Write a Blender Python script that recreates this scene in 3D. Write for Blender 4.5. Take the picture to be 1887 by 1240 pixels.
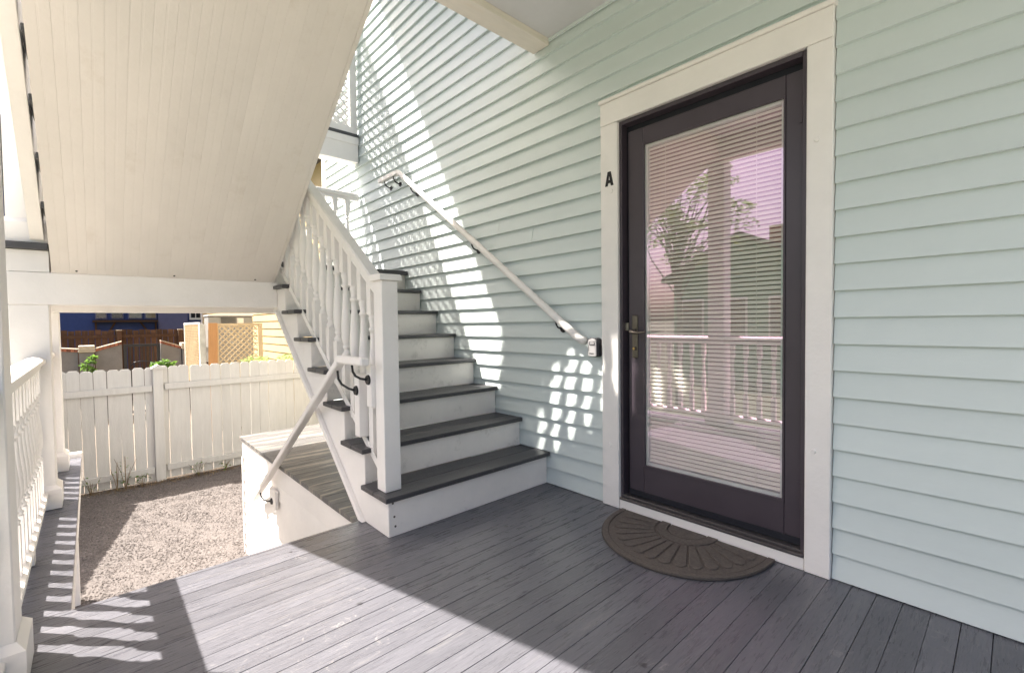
import bpy, bmesh, math, random
from mathutils import Vector, Matrix
random.seed(7)
for o in list(bpy.data.objects): bpy.data.objects.remove(o)
SC = bpy.context.scene
COL = SC.collection
rad = math.radians

# ------------------------------------------------------------------ camera
cam_d = bpy.data.cameras.new('camera'); cam = bpy.data.objects.new('camera', cam_d); COL.objects.link(cam)
cam_d.sensor_width = 36.0; cam_d.sensor_fit = 'HORIZONTAL'; cam_d.lens = 36*850.6/1887
cam_d.clip_start = 0.03; cam_d.clip_end = 3000
yaw, pitch, roll = rad(47.587), rad(-1.683), rad(-0.719)
fw = Vector((-math.sin(yaw)*math.cos(pitch), math.cos(yaw)*math.cos(pitch), math.sin(pitch)))
rt = Vector((math.cos(yaw), math.sin(yaw), 0)); up = rt.cross(fw)
c_, s_ = math.cos(roll), math.sin(roll)
r2 = c_*rt + s_*up; u2 = -s_*rt + c_*up
cam.matrix_world = Matrix(((r2.x, u2.x, -fw.x, 0.0), (r2.y, u2.y, -fw.y, -2.23), (r2.z, u2.z, -fw.z, 1.07), (0, 0, 0, 1)))
SC.camera = cam

# ------------------------------------------------------------------ sky, sun, exposure
SUN_TO = Vector((-0.549, -0.494, 1.0)).normalized()      # direction towards the sun
sun_el = math.asin(SUN_TO.z); sun_az = math.atan2(SUN_TO.x, SUN_TO.y)
W = bpy.data.worlds.new('World'); SC.world = W; W.use_nodes = True
wn = W.node_tree.nodes; wl = W.node_tree.links
for n in list(wn): wn.remove(n)
wo = wn.new('ShaderNodeOutputWorld'); wb = wn.new('ShaderNodeBackground'); ws = wn.new('ShaderNodeTexSky')
ws.sky_type = 'NISHITA'; ws.sun_disc = False; ws.sun_elevation = sun_el; ws.sun_rotation = sun_az
ws.air_density = 0.8; ws.dust_density = 6.0; ws.ozone_density = 0.3; ws.altitude = 0
wb.inputs['Strength'].default_value = 0.088
wl.new(ws.outputs[0], wb.inputs['Color']); wl.new(wb.outputs[0], wo.inputs['Surface'])
sd = bpy.data.lights.new('sun', 'SUN'); sd.energy = 5.0; sd.angle = rad(0.55); sd.color = (1.0, 0.93, 0.84)
sun = bpy.data.objects.new('sun', sd); COL.objects.link(sun)
sun.rotation_euler = (-SUN_TO).to_track_quat('-Z', 'Y').to_euler(); sun.location = SUN_TO*40
SC.view_settings.view_transform = 'Standard'; SC.view_settings.look = 'None'
SC.view_settings.gamma = 1.0; SC.view_settings.use_curve_mapping = False
SC.view_settings.exposure = 1.98
SC.render.engine = 'CYCLES'
SC.cycles.max_bounces = 10; SC.cycles.diffuse_bounces = 6; SC.cycles.glossy_bounces = 4; SC.cycles.transmission_bounces = 6
SC.cycles.caustics_reflective = False; SC.cycles.caustics_refractive = False

# ------------------------------------------------------------------ materials
def mat(name, col, rough=0.6, metal=0.0, var=0.08, nscale=6.0, stretch=(1, 1, 1), bump=0.0, bscale=40.0,
        dirt=0.0, dirtcol=(0.2, 0.17, 0.13), dscale=2.5, rnd=0.0, island=False, spec=0.4, dthr=(0.55, 0.75), rvar=0.0, scuff=0.0):
    m = bpy.data.materials.new(name); m.use_nodes = True
    N = m.node_tree.nodes; L = m.node_tree.links; b = N['Principled BSDF']
    b.inputs['Roughness'].default_value = rough; b.inputs['Metallic'].default_value = metal
    b.inputs['Specular IOR Level'].default_value = spec
    geo = N.new('ShaderNodeNewGeometry'); mp = N.new('ShaderNodeMapping'); L.new(geo.outputs['Position'], mp.inputs['Vector'])
    mp.inputs['Scale'].default_value = stretch
    oi = N.new('ShaderNodeObjectInfo')
    cmb = N.new('ShaderNodeCombineXYZ'); mul = N.new('ShaderNodeMath'); mul.operation = 'MULTIPLY'; mul.inputs[1].default_value = 37.0
    L.new(oi.outputs['Random'], mul.inputs[0])
    for k in range(3): L.new(mul.outputs[0], cmb.inputs[k])
    if rnd > 0: L.new(cmb.outputs[0], mp.inputs['Location'])
    nz = N.new('ShaderNodeTexNoise'); nz.inputs['Scale'].default_value = nscale; nz.inputs['Detail'].default_value = 5
    nz.inputs['Roughness'].default_value = 0.65
    L.new(mp.outputs[0], nz.inputs['Vector'])
    mr = N.new('ShaderNodeMapRange'); mr.inputs['From Min'].default_value = 0.25; mr.inputs['From Max'].default_value = 0.75
    mr.inputs['To Min'].default_value = 1-var; mr.inputs['To Max'].default_value = 1+var
    L.new(nz.outputs['Fac'], mr.inputs['Value'])
    fac = mr.outputs[0]
    if rnd > 0:
        r2 = N.new('ShaderNodeMapRange'); r2.inputs['To Min'].default_value = 1-rnd; r2.inputs['To Max'].default_value = 1+rnd
        L.new((geo.outputs['Random Per Island'] if island else oi.outputs['Random']), r2.inputs['Value'])
        mm = N.new('ShaderNodeMath'); mm.operation = 'MULTIPLY'; L.new(fac, mm.inputs[0]); L.new(r2.outputs[0], mm.inputs[1]); fac = mm.outputs[0]
    vm = N.new('ShaderNodeVectorMath'); vm.operation = 'SCALE'; vm.inputs[0].default_value = col; L.new(fac, vm.inputs['Scale'])
    out = vm.outputs[0]
    if dirt > 0:
        dz = N.new('ShaderNodeTexNoise'); dz.inputs['Scale'].default_value = dscale; dz.inputs['Detail'].default_value = 8
        dz.inputs['Roughness'].default_value = 0.72
        L.new(mp.outputs[0], dz.inputs['Vector'])
        dr = N.new('ShaderNodeMapRange'); dr.inputs['From Min'].default_value = dthr[0]; dr.inputs['From Max'].default_value = dthr[1]
        dr.inputs['To Max'].default_value = dirt; L.new(dz.outputs['Fac'], dr.inputs['Value'])
        mx = N.new('ShaderNodeMix'); mx.data_type = 'RGBA'; L.new(dr.outputs[0], mx.inputs['Factor'])
        L.new(out, mx.inputs['A']); mx.inputs['B'].default_value = (*dirtcol, 1); out = mx.outputs['Result']
    if scuff > 0:
        mp2 = N.new('ShaderNodeMapping'); L.new(geo.outputs['Position'], mp2.inputs['Vector'])
        big = N.new('ShaderNodeTexNoise'); big.inputs['Scale'].default_value = 1.7; big.inputs['Detail'].default_value = 3; L.new(mp2.outputs[0], big.inputs['Vector'])
        fine = N.new('ShaderNodeTexNoise'); fine.inputs['Scale'].default_value = 19; fine.inputs['Detail'].default_value = 9; fine.inputs['Roughness'].default_value = 0.8
        fine.inputs['Distortion'].default_value = 1.2; L.new(mp2.outputs[0], fine.inputs['Vector'])
        f1 = N.new('ShaderNodeMapRange'); f1.inputs['From Min'].default_value = 0.58; f1.inputs['From Max'].default_value = 0.74; L.new(fine.outputs['Fac'], f1.inputs['Value'])
        f2 = N.new('ShaderNodeMapRange'); f2.inputs['From Min'].default_value = 0.42; f2.inputs['From Max'].default_value = 0.62; f2.inputs['To Max'].default_value = scuff; L.new(big.outputs['Fac'], f2.inputs['Value'])
        fm = N.new('ShaderNodeMath'); fm.operation = 'MULTIPLY'; L.new(f1.outputs[0], fm.inputs[0]); L.new(f2.outputs[0], fm.inputs[1])
        sx = N.new('ShaderNodeMix'); sx.data_type = 'RGBA'; L.new(fm.outputs[0], sx.inputs['Factor']); L.new(out, sx.inputs['A']); sx.inputs['B'].default_value = (0.44, 0.42, 0.40, 1); out = sx.outputs['Result']
        vo = N.new('ShaderNodeTexVoronoi'); vo.inputs['Scale'].default_value = 7.0; vo.inputs['Randomness'].default_value = 1.0
        wob = N.new('ShaderNodeVectorMath'); wob.operation = 'MULTIPLY_ADD'; L.new(fine.outputs['Color'], wob.inputs[0]); wob.inputs[1].default_value = (0.05, 0.05, 0.05); L.new(mp2.outputs[0], wob.inputs[2]); L.new(wob.outputs[0], vo.inputs['Vector'])
        v1 = N.new('ShaderNodeMapRange'); v1.inputs['From Min'].default_value = 0.10; v1.inputs['From Max'].default_value = 0.07; L.new(vo.outputs['Distance'], v1.inputs['Value'])
        v2 = N.new('ShaderNodeMapRange'); v2.inputs['From Min'].default_value = 0.52; v2.inputs['From Max'].default_value = 0.56; v2.inputs['To Max'].default_value = 0.75; L.new(big.outputs['Fac'], v2.inputs['Value'])
        vm2 = N.new('ShaderNodeMath'); vm2.operation = 'MULTIPLY'; L.new(v1.outputs[0], vm2.inputs[0]); L.new(v2.outputs[0], vm2.inputs[1])
        dx = N.new('ShaderNodeMix'); dx.data_type = 'RGBA'; L.new(vm2.outputs[0], dx.inputs['Factor']); L.new(out, dx.inputs['A']); dx.inputs['B'].default_value = (0.03, 0.029, 0.032, 1); out = dx.outputs['Result']
    L.new(out, b.inputs['Base Color'])
    if rvar > 0:
        rr = N.new('ShaderNodeMapRange'); rr.inputs['From Min'].default_value = 0.3; rr.inputs['From Max'].default_value = 0.7
        rr.inputs['To Min'].default_value = rough-rvar; rr.inputs['To Max'].default_value = rough+rvar
        L.new(nz.outputs['Fac'], rr.inputs['Value']); L.new(rr.outputs[0], b.inputs['Roughness'])
    if bump > 0:
        bz = N.new('ShaderNodeTexNoise'); bz.inputs['Scale'].default_value = bscale; bz.inputs['Detail'].default_value = 4
        L.new(mp.outputs[0], bz.inputs['Vector'])
        bp = N.new('ShaderNodeBump'); bp.inputs['Strength'].default_value = bump; bp.inputs['Distance'].default_value = 0.01
        L.new(bz.outputs['Fac'], bp.inputs['Height']); L.new(bp.outputs[0], b.inputs['Normal'])
    return m

M = {}
M['white'] = mat('white_paint', (0.83, 0.80, 0.775), 0.5, var=0.04, nscale=5, bump=0.12, bscale=60, dirt=0.22, dirtcol=(0.42, 0.38, 0.32), dscale=4, dthr=(0.6, 0.85))
M['riser'] = mat('scuffed_white_paint', (0.84, 0.795, 0.755), 0.5, var=0.05, nscale=5, bump=0.12, bscale=60, dirt=0.55, dirtcol=(0.33, 0.30, 0.27), dscale=7, dthr=(0.57, 0.76))
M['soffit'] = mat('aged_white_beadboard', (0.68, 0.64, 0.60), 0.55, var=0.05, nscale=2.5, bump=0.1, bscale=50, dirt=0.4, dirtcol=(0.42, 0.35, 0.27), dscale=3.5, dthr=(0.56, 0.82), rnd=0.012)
M['siding'] = mat('pale_aqua_siding', (0.595, 0.66, 0.655), 0.55, var=0.035, nscale=3, stretch=(0.4, 1, 1), bump=0.12, bscale=25, rnd=0.025, dirt=0.18, dirtcol=(0.40, 0.42, 0.38), dscale=3, dthr=(0.58, 0.85))
M['ceiling'] = mat('ceiling_paint', (0.60, 0.60, 0.62), 0.6, var=0.05, nscale=3, bump=0.15, bscale=120)
M['rawbeam'] = mat('cream_beam', (0.72, 0.67, 0.60), 0.6, var=0.06, nscale=6, stretch=(6, 1, 6), bump=0.1, dirt=0.25, dirtcol=(0.5, 0.36, 0.2), dscale=3)
M['deck'] = mat('grey_deck_paint', (0.104, 0.104, 0.120), 0.32, var=0.18, nscale=14, stretch=(6, 0.55, 1), bump=0.25, bscale=30, rnd=0.15,
                dirt=0.35, dirtcol=(0.34, 0.325, 0.31), dscale=5, dthr=(0.56, 0.80), spec=0.5, rvar=0.10, scuff=0.8)
M['tread'] = mat('charcoal_tread_paint', (0.050, 0.049, 0.054), 0.40, var=0.18, nscale=12, stretch=(6, 0.6, 1), bump=0.2, bscale=30, rnd=0.08,
                 dirt=0.3, dirtcol=(0.24, 0.225, 0.21), dscale=5, dthr=(0.56, 0.8), spec=0.5, scuff=0.35)
M['deckworn'] = mat('worn_deck_paint', (0.095, 0.093, 0.094), 0.5, var=0.2, nscale=12, stretch=(5, 0.6, 1), bump=0.25, bscale=30, rnd=0.1,
                    dirt=0.7, dirtcol=(0.40, 0.355, 0.28), dscale=1.3, dthr=(0.49, 0.58), spec=0.5)
M['gap'] = mat('dark_gap', (0.02, 0.02, 0.022), 0.9)
M['door'] = mat('brown_black_door', (0.056, 0.044, 0.056), 0.36, var=0.06, spec=0.5, rvar=0.05)
M['doordark'] = mat('dark_weatherstrip', (0.012, 0.013, 0.02), 0.45)
M['alu'] = mat('bronze_threshold', (0.12, 0.11, 0.115), 0.35, metal=0.6)
M['bronze'] = mat('aged_bronze', (0.16, 0.14, 0.12), 0.32, metal=0.85, var=0.15, nscale=25)
M['brass'] = mat('brass', (0.65, 0.45, 0.16), 0.3, metal=1.0)
M['nickel'] = mat('worn_nickel', (0.55, 0.5, 0.42), 0.35, metal=1.0)
M['black'] = mat('black_iron', (0.012, 0.012, 0.014), 0.45)
M['slat'] = mat('blind_slat', (0.88, 0.85, 0.76), 0.45, var=0.03)
M['spacer'] = mat('glass_spacer', (0.74, 0.82, 0.76), 0.4)
M['room'] = mat('dim_room', (0.36, 0.26, 0.24), 0.9)
M['lockface'] = mat('lock_box_metal', (0.40, 0.39, 0.395), 0.45, metal=0.4, var=0.08)
M['lockbody'] = mat('lock_box_rubber', (0.025, 0.025, 0.03), 0.5)
M['mat'] = mat('brown_doormat', (0.135, 0.114, 0.102), 0.95, var=0.35, nscale=90, bump=0.9, bscale=260, dirt=0.35, dirtcol=(0.19, 0.165, 0.14), dscale=10)
M['matdark'] = mat('doormat_rubber', (0.06, 0.052, 0.048), 0.8, var=0.2, nscale=60)
M['gravel'] = mat('gravel_bed', (0.115, 0.101, 0.096), 0.95, var=0.45, nscale=60, bump=0.8, bscale=70, dirt=0.5, dirtcol=(0.12, 0.108, 0.10), dscale=40)
M['stone'] = mat('gravel_stone', (0.150, 0.132, 0.125), 0.9, var=0.2, nscale=30, rnd=0.4, island=True)
M['grass'] = mat('lawn_grass', (0.046, 0.076, 0.028), 0.95, var=0.4, nscale=3, bump=0.8, bscale=50, dirt=0.5, dirtcol=(0.09, 0.085, 0.05), dscale=0.8)
M['fence'] = mat('white_fence_paint', (0.56, 0.545, 0.525), 0.6, var=0.07, nscale=5, stretch=(1, 5, 0.6), bump=0.2, rnd=0.05, dirt=0.3, dirtcol=(0.40, 0.36, 0.30), dscale=2, dthr=(0.58, 0.85))
M['concrete'] = mat('stained_concrete', (0.20, 0.192, 0.188), 0.9, var=0.2, nscale=3, bump=0.4, bscale=20, dirt=0.5, dirtcol=(0.17, 0.16, 0.15), dscale=1.6)
M['brick'] = mat('red_brick', (0.30, 0.115, 0.07), 0.85, var=0.3, nscale=12, rnd=0.4, dirt=0.5, dirtcol=(0.42, 0.33, 0.25), dscale=9)
M['capstone'] = mat('cap_stone', (0.52, 0.45, 0.36), 0.85, var=0.2, nscale=9, bump=0.5, rnd=0.1)
M['brownwood'] = mat('brown_fence_wood', (0.085, 0.043, 0.025), 0.85, var=0.4, nscale=5, stretch=(1, 6, 0.7), rnd=0.3, dirt=0.6, dirtcol=(0.07, 0.065, 0.015), dscale=2.2)
M['blue'] = mat('blue_house_paint', (0.035, 0.06, 0.19), 0.7, var=0.1)
M['lilac'] = mat('lilac_house_paint', (0.13, 0.13, 0.23), 0.7, var=0.08)
M['yellow'] = mat('cream_yellow_siding', (0.46, 0.355, 0.19), 0.6, var=0.05, rnd=0.03)
M['tanwood'] = mat('new_lumber', (0.42, 0.225, 0.095), 0.7, var=0.15, nscale=6, stretch=(1, 8, 0.6), rnd=0.05)
M['creamlat'] = mat('cream_lattice_wood', (0.50, 0.40, 0.26), 0.7, var=0.12, rnd=0.08)
M['greywood'] = mat('grey_board', (0.46, 0.47, 0.43), 0.8, var=0.2, nscale=8)
M['acmetal'] = mat('grey_metal_cabinet', (0.28, 0.28, 0.27), 0.5, metal=0.3, var=0.1)
M['acdark'] = mat('dark_grille', (0.05, 0.05, 0.05), 0.6)
M['paper'] = mat('paper_label', (0.8, 0.78, 0.7), 0.7)
M['leaf'] = mat('green_leaf', (0.075, 0.15, 0.025), 0.6, var=0.3, nscale=20, rnd=0.35, island=True)
M['leafpale'] = mat('pale_vine_leaf', (0.26, 0.34, 0.12), 0.55, var=0.3, nscale=20, rnd=0.4, island=True)
M['twig'] = mat('dry_twig', (0.20, 0.14, 0.08), 0.9, var=0.3, rnd=0.3, island=True)
M['bark'] = mat('bark', (0.10, 0.075, 0.055), 0.95, var=0.3, nscale=14, bump=0.6)
M['deadleaf'] = mat('dead_leaf', (0.26, 0.13, 0.05), 0.8, var=0.3, nscale=60)
M['roof'] = mat('roof_shingle', (0.10, 0.095, 0.09), 0.9, var=0.2, nscale=12)
M['greenwall'] = mat('grey_green_wall', (0.09, 0.30, 0.14), 0.7, var=0.1)
M['winglass'] = mat('dark_window_glass', (0.02, 0.023, 0.03), 0.08, spec=0.6)
M['canvas'] = mat('white_canvas', (0.75, 0.78, 0.82), 0.7)

def translucent(name, col):
    m = M[name]; N = m.node_tree.nodes; L = m.node_tree.links
    o = next(n for n in N if n.type == 'OUTPUT_MATERIAL'); b = N['Principled BSDF']
    t = N.new('ShaderNodeBsdfTranslucent'); t.inputs['Color'].default_value = (*col, 1); mx = N.new('ShaderNodeMixShader'); mx.inputs['Fac'].default_value = 0.45
    L.new(b.outputs[0], mx.inputs[1]); L.new(t.outputs[0], mx.inputs[2]); L.new(mx.outputs[0], o.inputs['Surface'])
translucent('leaf', (0.16, 0.30, 0.05)); translucent('leafpale', (0.34, 0.44, 0.14))
def glass_mat():
    m = bpy.data.materials.new('coated_door_glass'); m.use_nodes = True
    N = m.node_tree.nodes; L = m.node_tree.links
    for n in list(N): N.remove(n)
    o = N.new('ShaderNodeOutputMaterial'); mx = N.new('ShaderNodeMixShader')
    t = N.new('ShaderNodeBsdfTransparent'); t.inputs[0].default_value = (0.99, 0.99, 0.985, 1)
    g = N.new('ShaderNodeBsdfGlossy'); g.inputs['Color'].default_value = (1.0, 0.66, 0.90, 1); g.inputs['Roughness'].default_value = 0.006
    f = N.new('ShaderNodeFresnel'); f.inputs['IOR'].default_value = 1.5
    a = N.new('ShaderNodeMath'); a.operation = 'MULTIPLY_ADD'; a.inputs[1].default_value = 1.2; a.inputs[2].default_value = 0.18; a.use_clamp = True
    ge = N.new('ShaderNodeNewGeometry'); iv = N.new('ShaderNodeMath'); iv.operation = 'SUBTRACT'; iv.inputs[0].default_value = 1.0; L.new(ge.outputs['Backfacing'], iv.inputs[1])
    fm = N.new('ShaderNodeMath'); fm.operation = 'MULTIPLY'
    L.new(f.outputs[0], a.inputs[0]); L.new(a.outputs[0], fm.inputs[0]); L.new(iv.outputs[0], fm.inputs[1]); L.new(fm.outputs[0], mx.inputs['Fac'])
    L.new(t.outputs[0], mx.inputs[1]); L.new(g.outputs[0], mx.inputs[2]); L.new(mx.outputs[0], o.inputs['Surface'])
    return m
M['glass'] = glass_mat()

# ------------------------------------------------------------------ helpers
ABS = {}
def absloc(o): return ABS.get(o.name, Vector((0, 0, 0)))
def put(o, parent, loc):
    COL.objects.link(o); loc = Vector(loc); ABS[o.name] = loc
    if parent is not None:
        o.parent = parent; o.location = loc - absloc(parent)
    else: o.location = loc
    return o
def tag(o, label=None, cat=None, group=None, kind=None):
    if label: o['label'] = label
    if cat: o['category'] = cat
    if group: o['group'] = group
    if kind: o['kind'] = kind
    return o
def thing(name, loc, label, cat, group=None):
    return tag(put(bpy.data.objects.new(name, None), None, loc), label, cat, group)
def struct(name, loc=(0, 0, 0), label=None):
    return tag(put(bpy.data.objects.new(name, None), None, loc), label, None, None, 'structure')
def from_bm(name, bm, m, parent=None, loc=(0, 0, 0), smooth=False):
    me = bpy.data.meshes.new(name); bm.normal_update(); bm.to_mesh(me); bm.free()
    if smooth:
        for p in me.polygons: p.use_smooth = True
    for mm in (m if isinstance(m, (list, tuple)) else [m]): me.materials.append(M[mm])
    return put(bpy.data.objects.new(name, me), parent, loc)
def bbox(bm, x0, x1, y0, y1, z0, z1):
    vs = [bm.verts.new((x, y, z)) for x in (x0, x1) for y in (y0, y1) for z in (z0, z1)]
    fs = [(0, 1, 3, 2), (4, 6, 7, 5), (0, 4, 5, 1), (2, 3, 7, 6), (0, 2, 6, 4), (1, 5, 7, 3)]
    for f in fs: bm.faces.new([vs[i] for i in f])
    return vs
def box(name, x0, x1, y0, y1, z0, z1, m, parent=None, bev=0.0):
    c = Vector(((x0+x1)/2, (y0+y1)/2, (z0+z1)/2)); bm = bmesh.new()
    bbox(bm, x0-c.x, x1-c.x, y0-c.y, y1-c.y, z0-c.z, z1-c.z)
    if bev > 0: bmesh.ops.bevel(bm, geom=bm.edges[:], offset=bev, segments=1, affect='EDGES')
    return from_bm(name, bm, m, parent, c)
def prism(name, pts, axis, a, b, m, parent=None, bev=0.0):
    """extrude the polygon pts (in the two other axes, in x,y,z order) from a to b along axis"""
    ax = 'xyz'.index(axis); oth = [i for i in range(3) if i != ax]
    cu = sum(p[0] for p in pts)/len(pts); cv = sum(p[1] for p in pts)/len(pts); cc = (a+b)/2
    bm = bmesh.new(); rings = []
    for t in (a, b):
        r = []
        for p in pts:
            v = [0, 0, 0]; v[ax] = t-cc; v[oth[0]] = p[0]-cu; v[oth[1]] = p[1]-cv; r.append(bm.verts.new(v))
        rings.append(r)
    n = len(pts)
    bm.faces.new(rings[0]); bm.faces.new(rings[1])
    for i in range(n): bm.faces.new((rings[0][i], rings[0][(i+1) % n], rings[1][(i+1) % n], rings[1][i]))
    bmesh.ops.recalc_face_normals(bm, faces=bm.faces[:])
    if bev > 0: bmesh.ops.bevel(bm, geom=bm.edges[:], offset=bev, segments=1, affect='EDGES')
    loc = [0, 0, 0]; loc[ax] = cc; loc[oth[0]] = cu; loc[oth[1]] = cv
    return from_bm(name, bm, m, parent, loc)
def tube_bm(bm, pts, r, seg=10, flat=None):
    pts = [Vector(p) for p in pts]; rings = []
    for i, p in enumerate(pts):
        d = (pts[min(i+1, len(pts)-1)] - pts[max(i-1, 0)]).normalized()
        a = Vector((0, 0, 1)) if abs(d.z) < 0.9 else Vector((1, 0, 0))
        u = d.cross(a).normalized(); v = u.cross(d).normalized()
        rr = r[i] if isinstance(r, (list, tuple)) else r
        rings.append([bm.verts.new(p + rr*(math.cos(t)*u + math.sin(t)*v)) for t in (2*math.pi*k/seg for k in range(seg))])
    for A, B in zip(rings, rings[1:]):
        for k in range(seg): bm.faces.new((A[k], A[(k+1) % seg], B[(k+1) % seg], B[k]))
    bm.faces.new(rings[0]); bm.faces.new(rings[-1][::-1])
def tube(name, pts, r, m, parent=None, seg=10, smooth=True):
    c = Vector(pts[0]); bm = bmesh.new(); tube_bm(bm, [Vector(p)-c for p in pts], r, seg)
    bmesh.ops.recalc_face_normals(bm, faces=bm.faces[:])
    return from_bm(name, bm, m, parent, c, smooth)
def disc(name, c, axis, r, h, m, parent=None, seg=18, bev=0.0):
    bm = bmesh.new(); d = Vector(axis).normalized()
    bmesh.ops.create_cone(bm, cap_ends=True, segments=seg, radius1=r, radius2=r-bev, depth=h)
    bmesh.ops.rotate(bm, verts=bm.verts[:], matrix=d.to_track_quat('Z', 'Y').to_matrix())
    return from_bm(name, bm, m, parent, c)
def inst(src, name, parent, loc, scale=None, rot=None):
    o = src.copy(); o.name = name; o.parent = None
    for k in list(o.keys()):
        if k in ('label', 'category', 'group'): del o[k]
    loc = Vector(loc); COL.objects.link(o); ABS[o.name] = loc
    if parent is not None: o.parent = parent; o.location = loc - absloc(parent)
    else: o.location = loc
    if scale: o.scale = scale
    if rot: o.rotation_euler = rot
    return o

# ================================================================== ground
GZ = -1.15
bm = bmesh.new()
R_ = 900
bmesh.ops.create_grid(bm, x_segments=8, y_segments=8, size=R_)
tag(from_bm('ground', bm, 'grass', None, (0, 0, GZ-0.02)), 'green lawn stretching away from the house', None, None, 'structure')
bm = bmesh.new(); bmesh.ops.create_grid(bm, x_segments=60, y_segments=50, size=1)
for v in bm.verts:
    v.co.x *= 3.3; v.co.y *= 2.6
    v.co.z = 0.012*math.sin(v.co.x*3.1+1)*math.sin(v.co.y*2.7) + random.uniform(-0.004, 0.004)
tag(from_bm('gravel_yard', bm, 'gravel', None, (-5.08, -2.0, GZ+0.004)), 'pinkish grey gravel yard below the porch', None, None, 'structure')
bm = bmesh.new()
for i in range(42000):
    x = random.uniform(-8.3, -3.2); y = random.uniform(-2.75, 0.5)
    if y > -1.16 and x > -5.1: continue
    s = random.uniform(0.004, 0.010)*random.uniform(0.8, 1.4); a = random.uniform(0, 6.28)
    z = GZ + 0.006 + 0.012*math.sin((x+5.08)*3.1+1)*math.sin((y+2.0)*2.7)
    ca, sa = math.cos(a), math.sin(a); ex = random.uniform(0.8, 1.5); h = random.uniform(0.5, 0.9)
    P = [(s*ex, 0, 0), (0, s, 0), (-s*ex*0.8, 0.2*s, 0), (0.2*s, -s, 0), (random.uniform(-.4, .4)*s, random.uniform(-.4, .4)*s, s*h), ]
    v = [bm.verts.new((x+5+p[0]*ca-p[1]*sa, y+2+p[0]*sa+p[1]*ca, z-GZ+p[2])) for p in P]
    for k in range(4): bm.faces.new((v[k], v[(k+1) % 4], v[4]))
tag(from_bm('gravel', bm, 'stone', None, (-5, -2, GZ)), 'loose small gravel stones in the yard', 'gravel', None, 'stuff')

M['bounce_slab'] = mat('pale_bounce_concrete', (0.40, 0.365, 0.325), 0.9, var=0.15, nscale=4, bump=0.3, bscale=60, dirt=0.4, dirtcol=(0.25, 0.22, 0.19), dscale=1.5)  # pale surface of the two added light-bouncing slabs
tag(box('front_bounce_slab', -5.6, 1.2, -5.4, -3.4, GZ-0.1, GZ+0.012, 'bounce_slab', None, 0.01), 'unseen pale slab added before the porch to bounce neutral light', None, None, 'structure')  # added out of view, covers lawn so the porch gets less green bounce
tag(box('side_bounce_slab', 1.25, 6.5, -14.0, 8.0, GZ-0.1, GZ+0.014, 'bounce_slab', None, 0.01), 'unseen pale slab added beside the porch end to bounce light on the siding', None, None, 'structure')  # added out of view, lifts the right-hand wall with neutral bounce
M['soil'] = mat('bare_soil', (0.17, 0.135, 0.105), 0.95, var=0.3, nscale=5, bump=0.6, bscale=40, dirt=0.5, dirtcol=(0.08, 0.075, 0.04), dscale=2)
tag(box('back_yard', -25.5, -8.42, -9.0, 1.0, GZ-0.1, GZ+0.008, 'soil', None, 0.01), 'bare soil yard behind the white fence', None, None, 'structure')
# ================================================================== main deck
PITCH = 0.0785
deck = struct('porch_deck', (0, -1.3, 0), 'grey painted tongue and groove porch floor')
def deck_boards(parent, xs, y0, y1, m, name='deck_board', top=0.0, th=0.03, gap=None):
    for a, b in xs:
        g = random.choice((0.0004, 0.0005, 0.0007, 0.0009, 0.0016)) if gap is None else gap
        dz = random.uniform(-0.0012, 0.0)
        box(name, a+g, b-g, y0, y1, top-th+dz, top+dz, m, parent, 0.0008)
x_edges = [-0.3535 + PITCH*k for k in range(-26, 20)]
xs = [(-2.42, x_edges[0])] if x_edges[0] > -2.41 else []
xs += [(a, b) for a, b in zip(x_edges, x_edges[1:])]
xs = [(a, b) for a, b in xs if b-a > 0.02]
deck_boards(deck, xs, -2.62, 0.012, 'deck')
box('subfloor', -2.40, 1.1, -2.60, 0.05, -0.24, -0.034, 'gap', deck)
box('edge_board', -2.418, -2.402, -2.30, -1.17, -0.30, -0.032, 'white', deck)
# platform under the stairs
plat = struct('side_platform', (-3.8, -0.6, 0), 'low worn deck platform tucked beside the lower stairs')
nb = 33; pe = [-2.424 - (5.12-2.424)*k/nb for k in range(nb+1)]
deck_boards(plat, [(b, a) for a, b in zip(pe, pe[1:])], -1.185, 0.012, 'deckworn', 'deck_board', -0.002)
box('subfloor', -5.09, -2.425, -1.13, 0.05, -0.2, -0.036, 'gap', plat)
box('fascia', -5.10, -2.43, -1.165, -1.14, -0.20, -0.034, 'white', plat, 0.002)
for k in range(9):
    z1 = -0.202-0.105*k
    prism('clapboard', [(-1.166, z1-0.112), (-1.150, z1-0.112), (-1.140, z1), (-1.150, z1)], 'x', -5.075, -2.45, 'white', plat)
box('corner_trim', -5.11, -5.076, -1.172, -1.08, GZ, -0.204, 'white', plat, 0.002)
box('end_skirt', -5.10, -5.08, -1.078, 0.0, GZ, -0.036, 'white', plat)
# walkway to the left
walk = struct('side_walkway', (-3.8, -2.5, 0), 'narrow grey walkway between the porch railing and the yard')
nb = 36; pe = [-2.424 - (5.25-2.424)*k/nb for k in range(nb+1)]
deck_boards(walk, [(b, a) for a, b in zip(pe, pe[1:])], -2.64, -2.315, 'deck', 'deck_board', -0.002)
box('subfloor', -5.2, -2.43, -2.62, -2.34, -0.2, -0.036, 'gap', walk)
box('edge_board', -5.25, -2.424, -2.338, -2.320, -0.22, -0.036, 'white', walk, 0.002)
box('end_curb', -5.32, -5.26, -2.64, -2.31, -0.2, 0.035, 'white', walk, 0.003)
for x in (-5.1, -3.9, -2.7): box('support_post', x-0.05, x+0.05, -2.45, -2.35, GZ, -0.2, 'white', walk)
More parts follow.
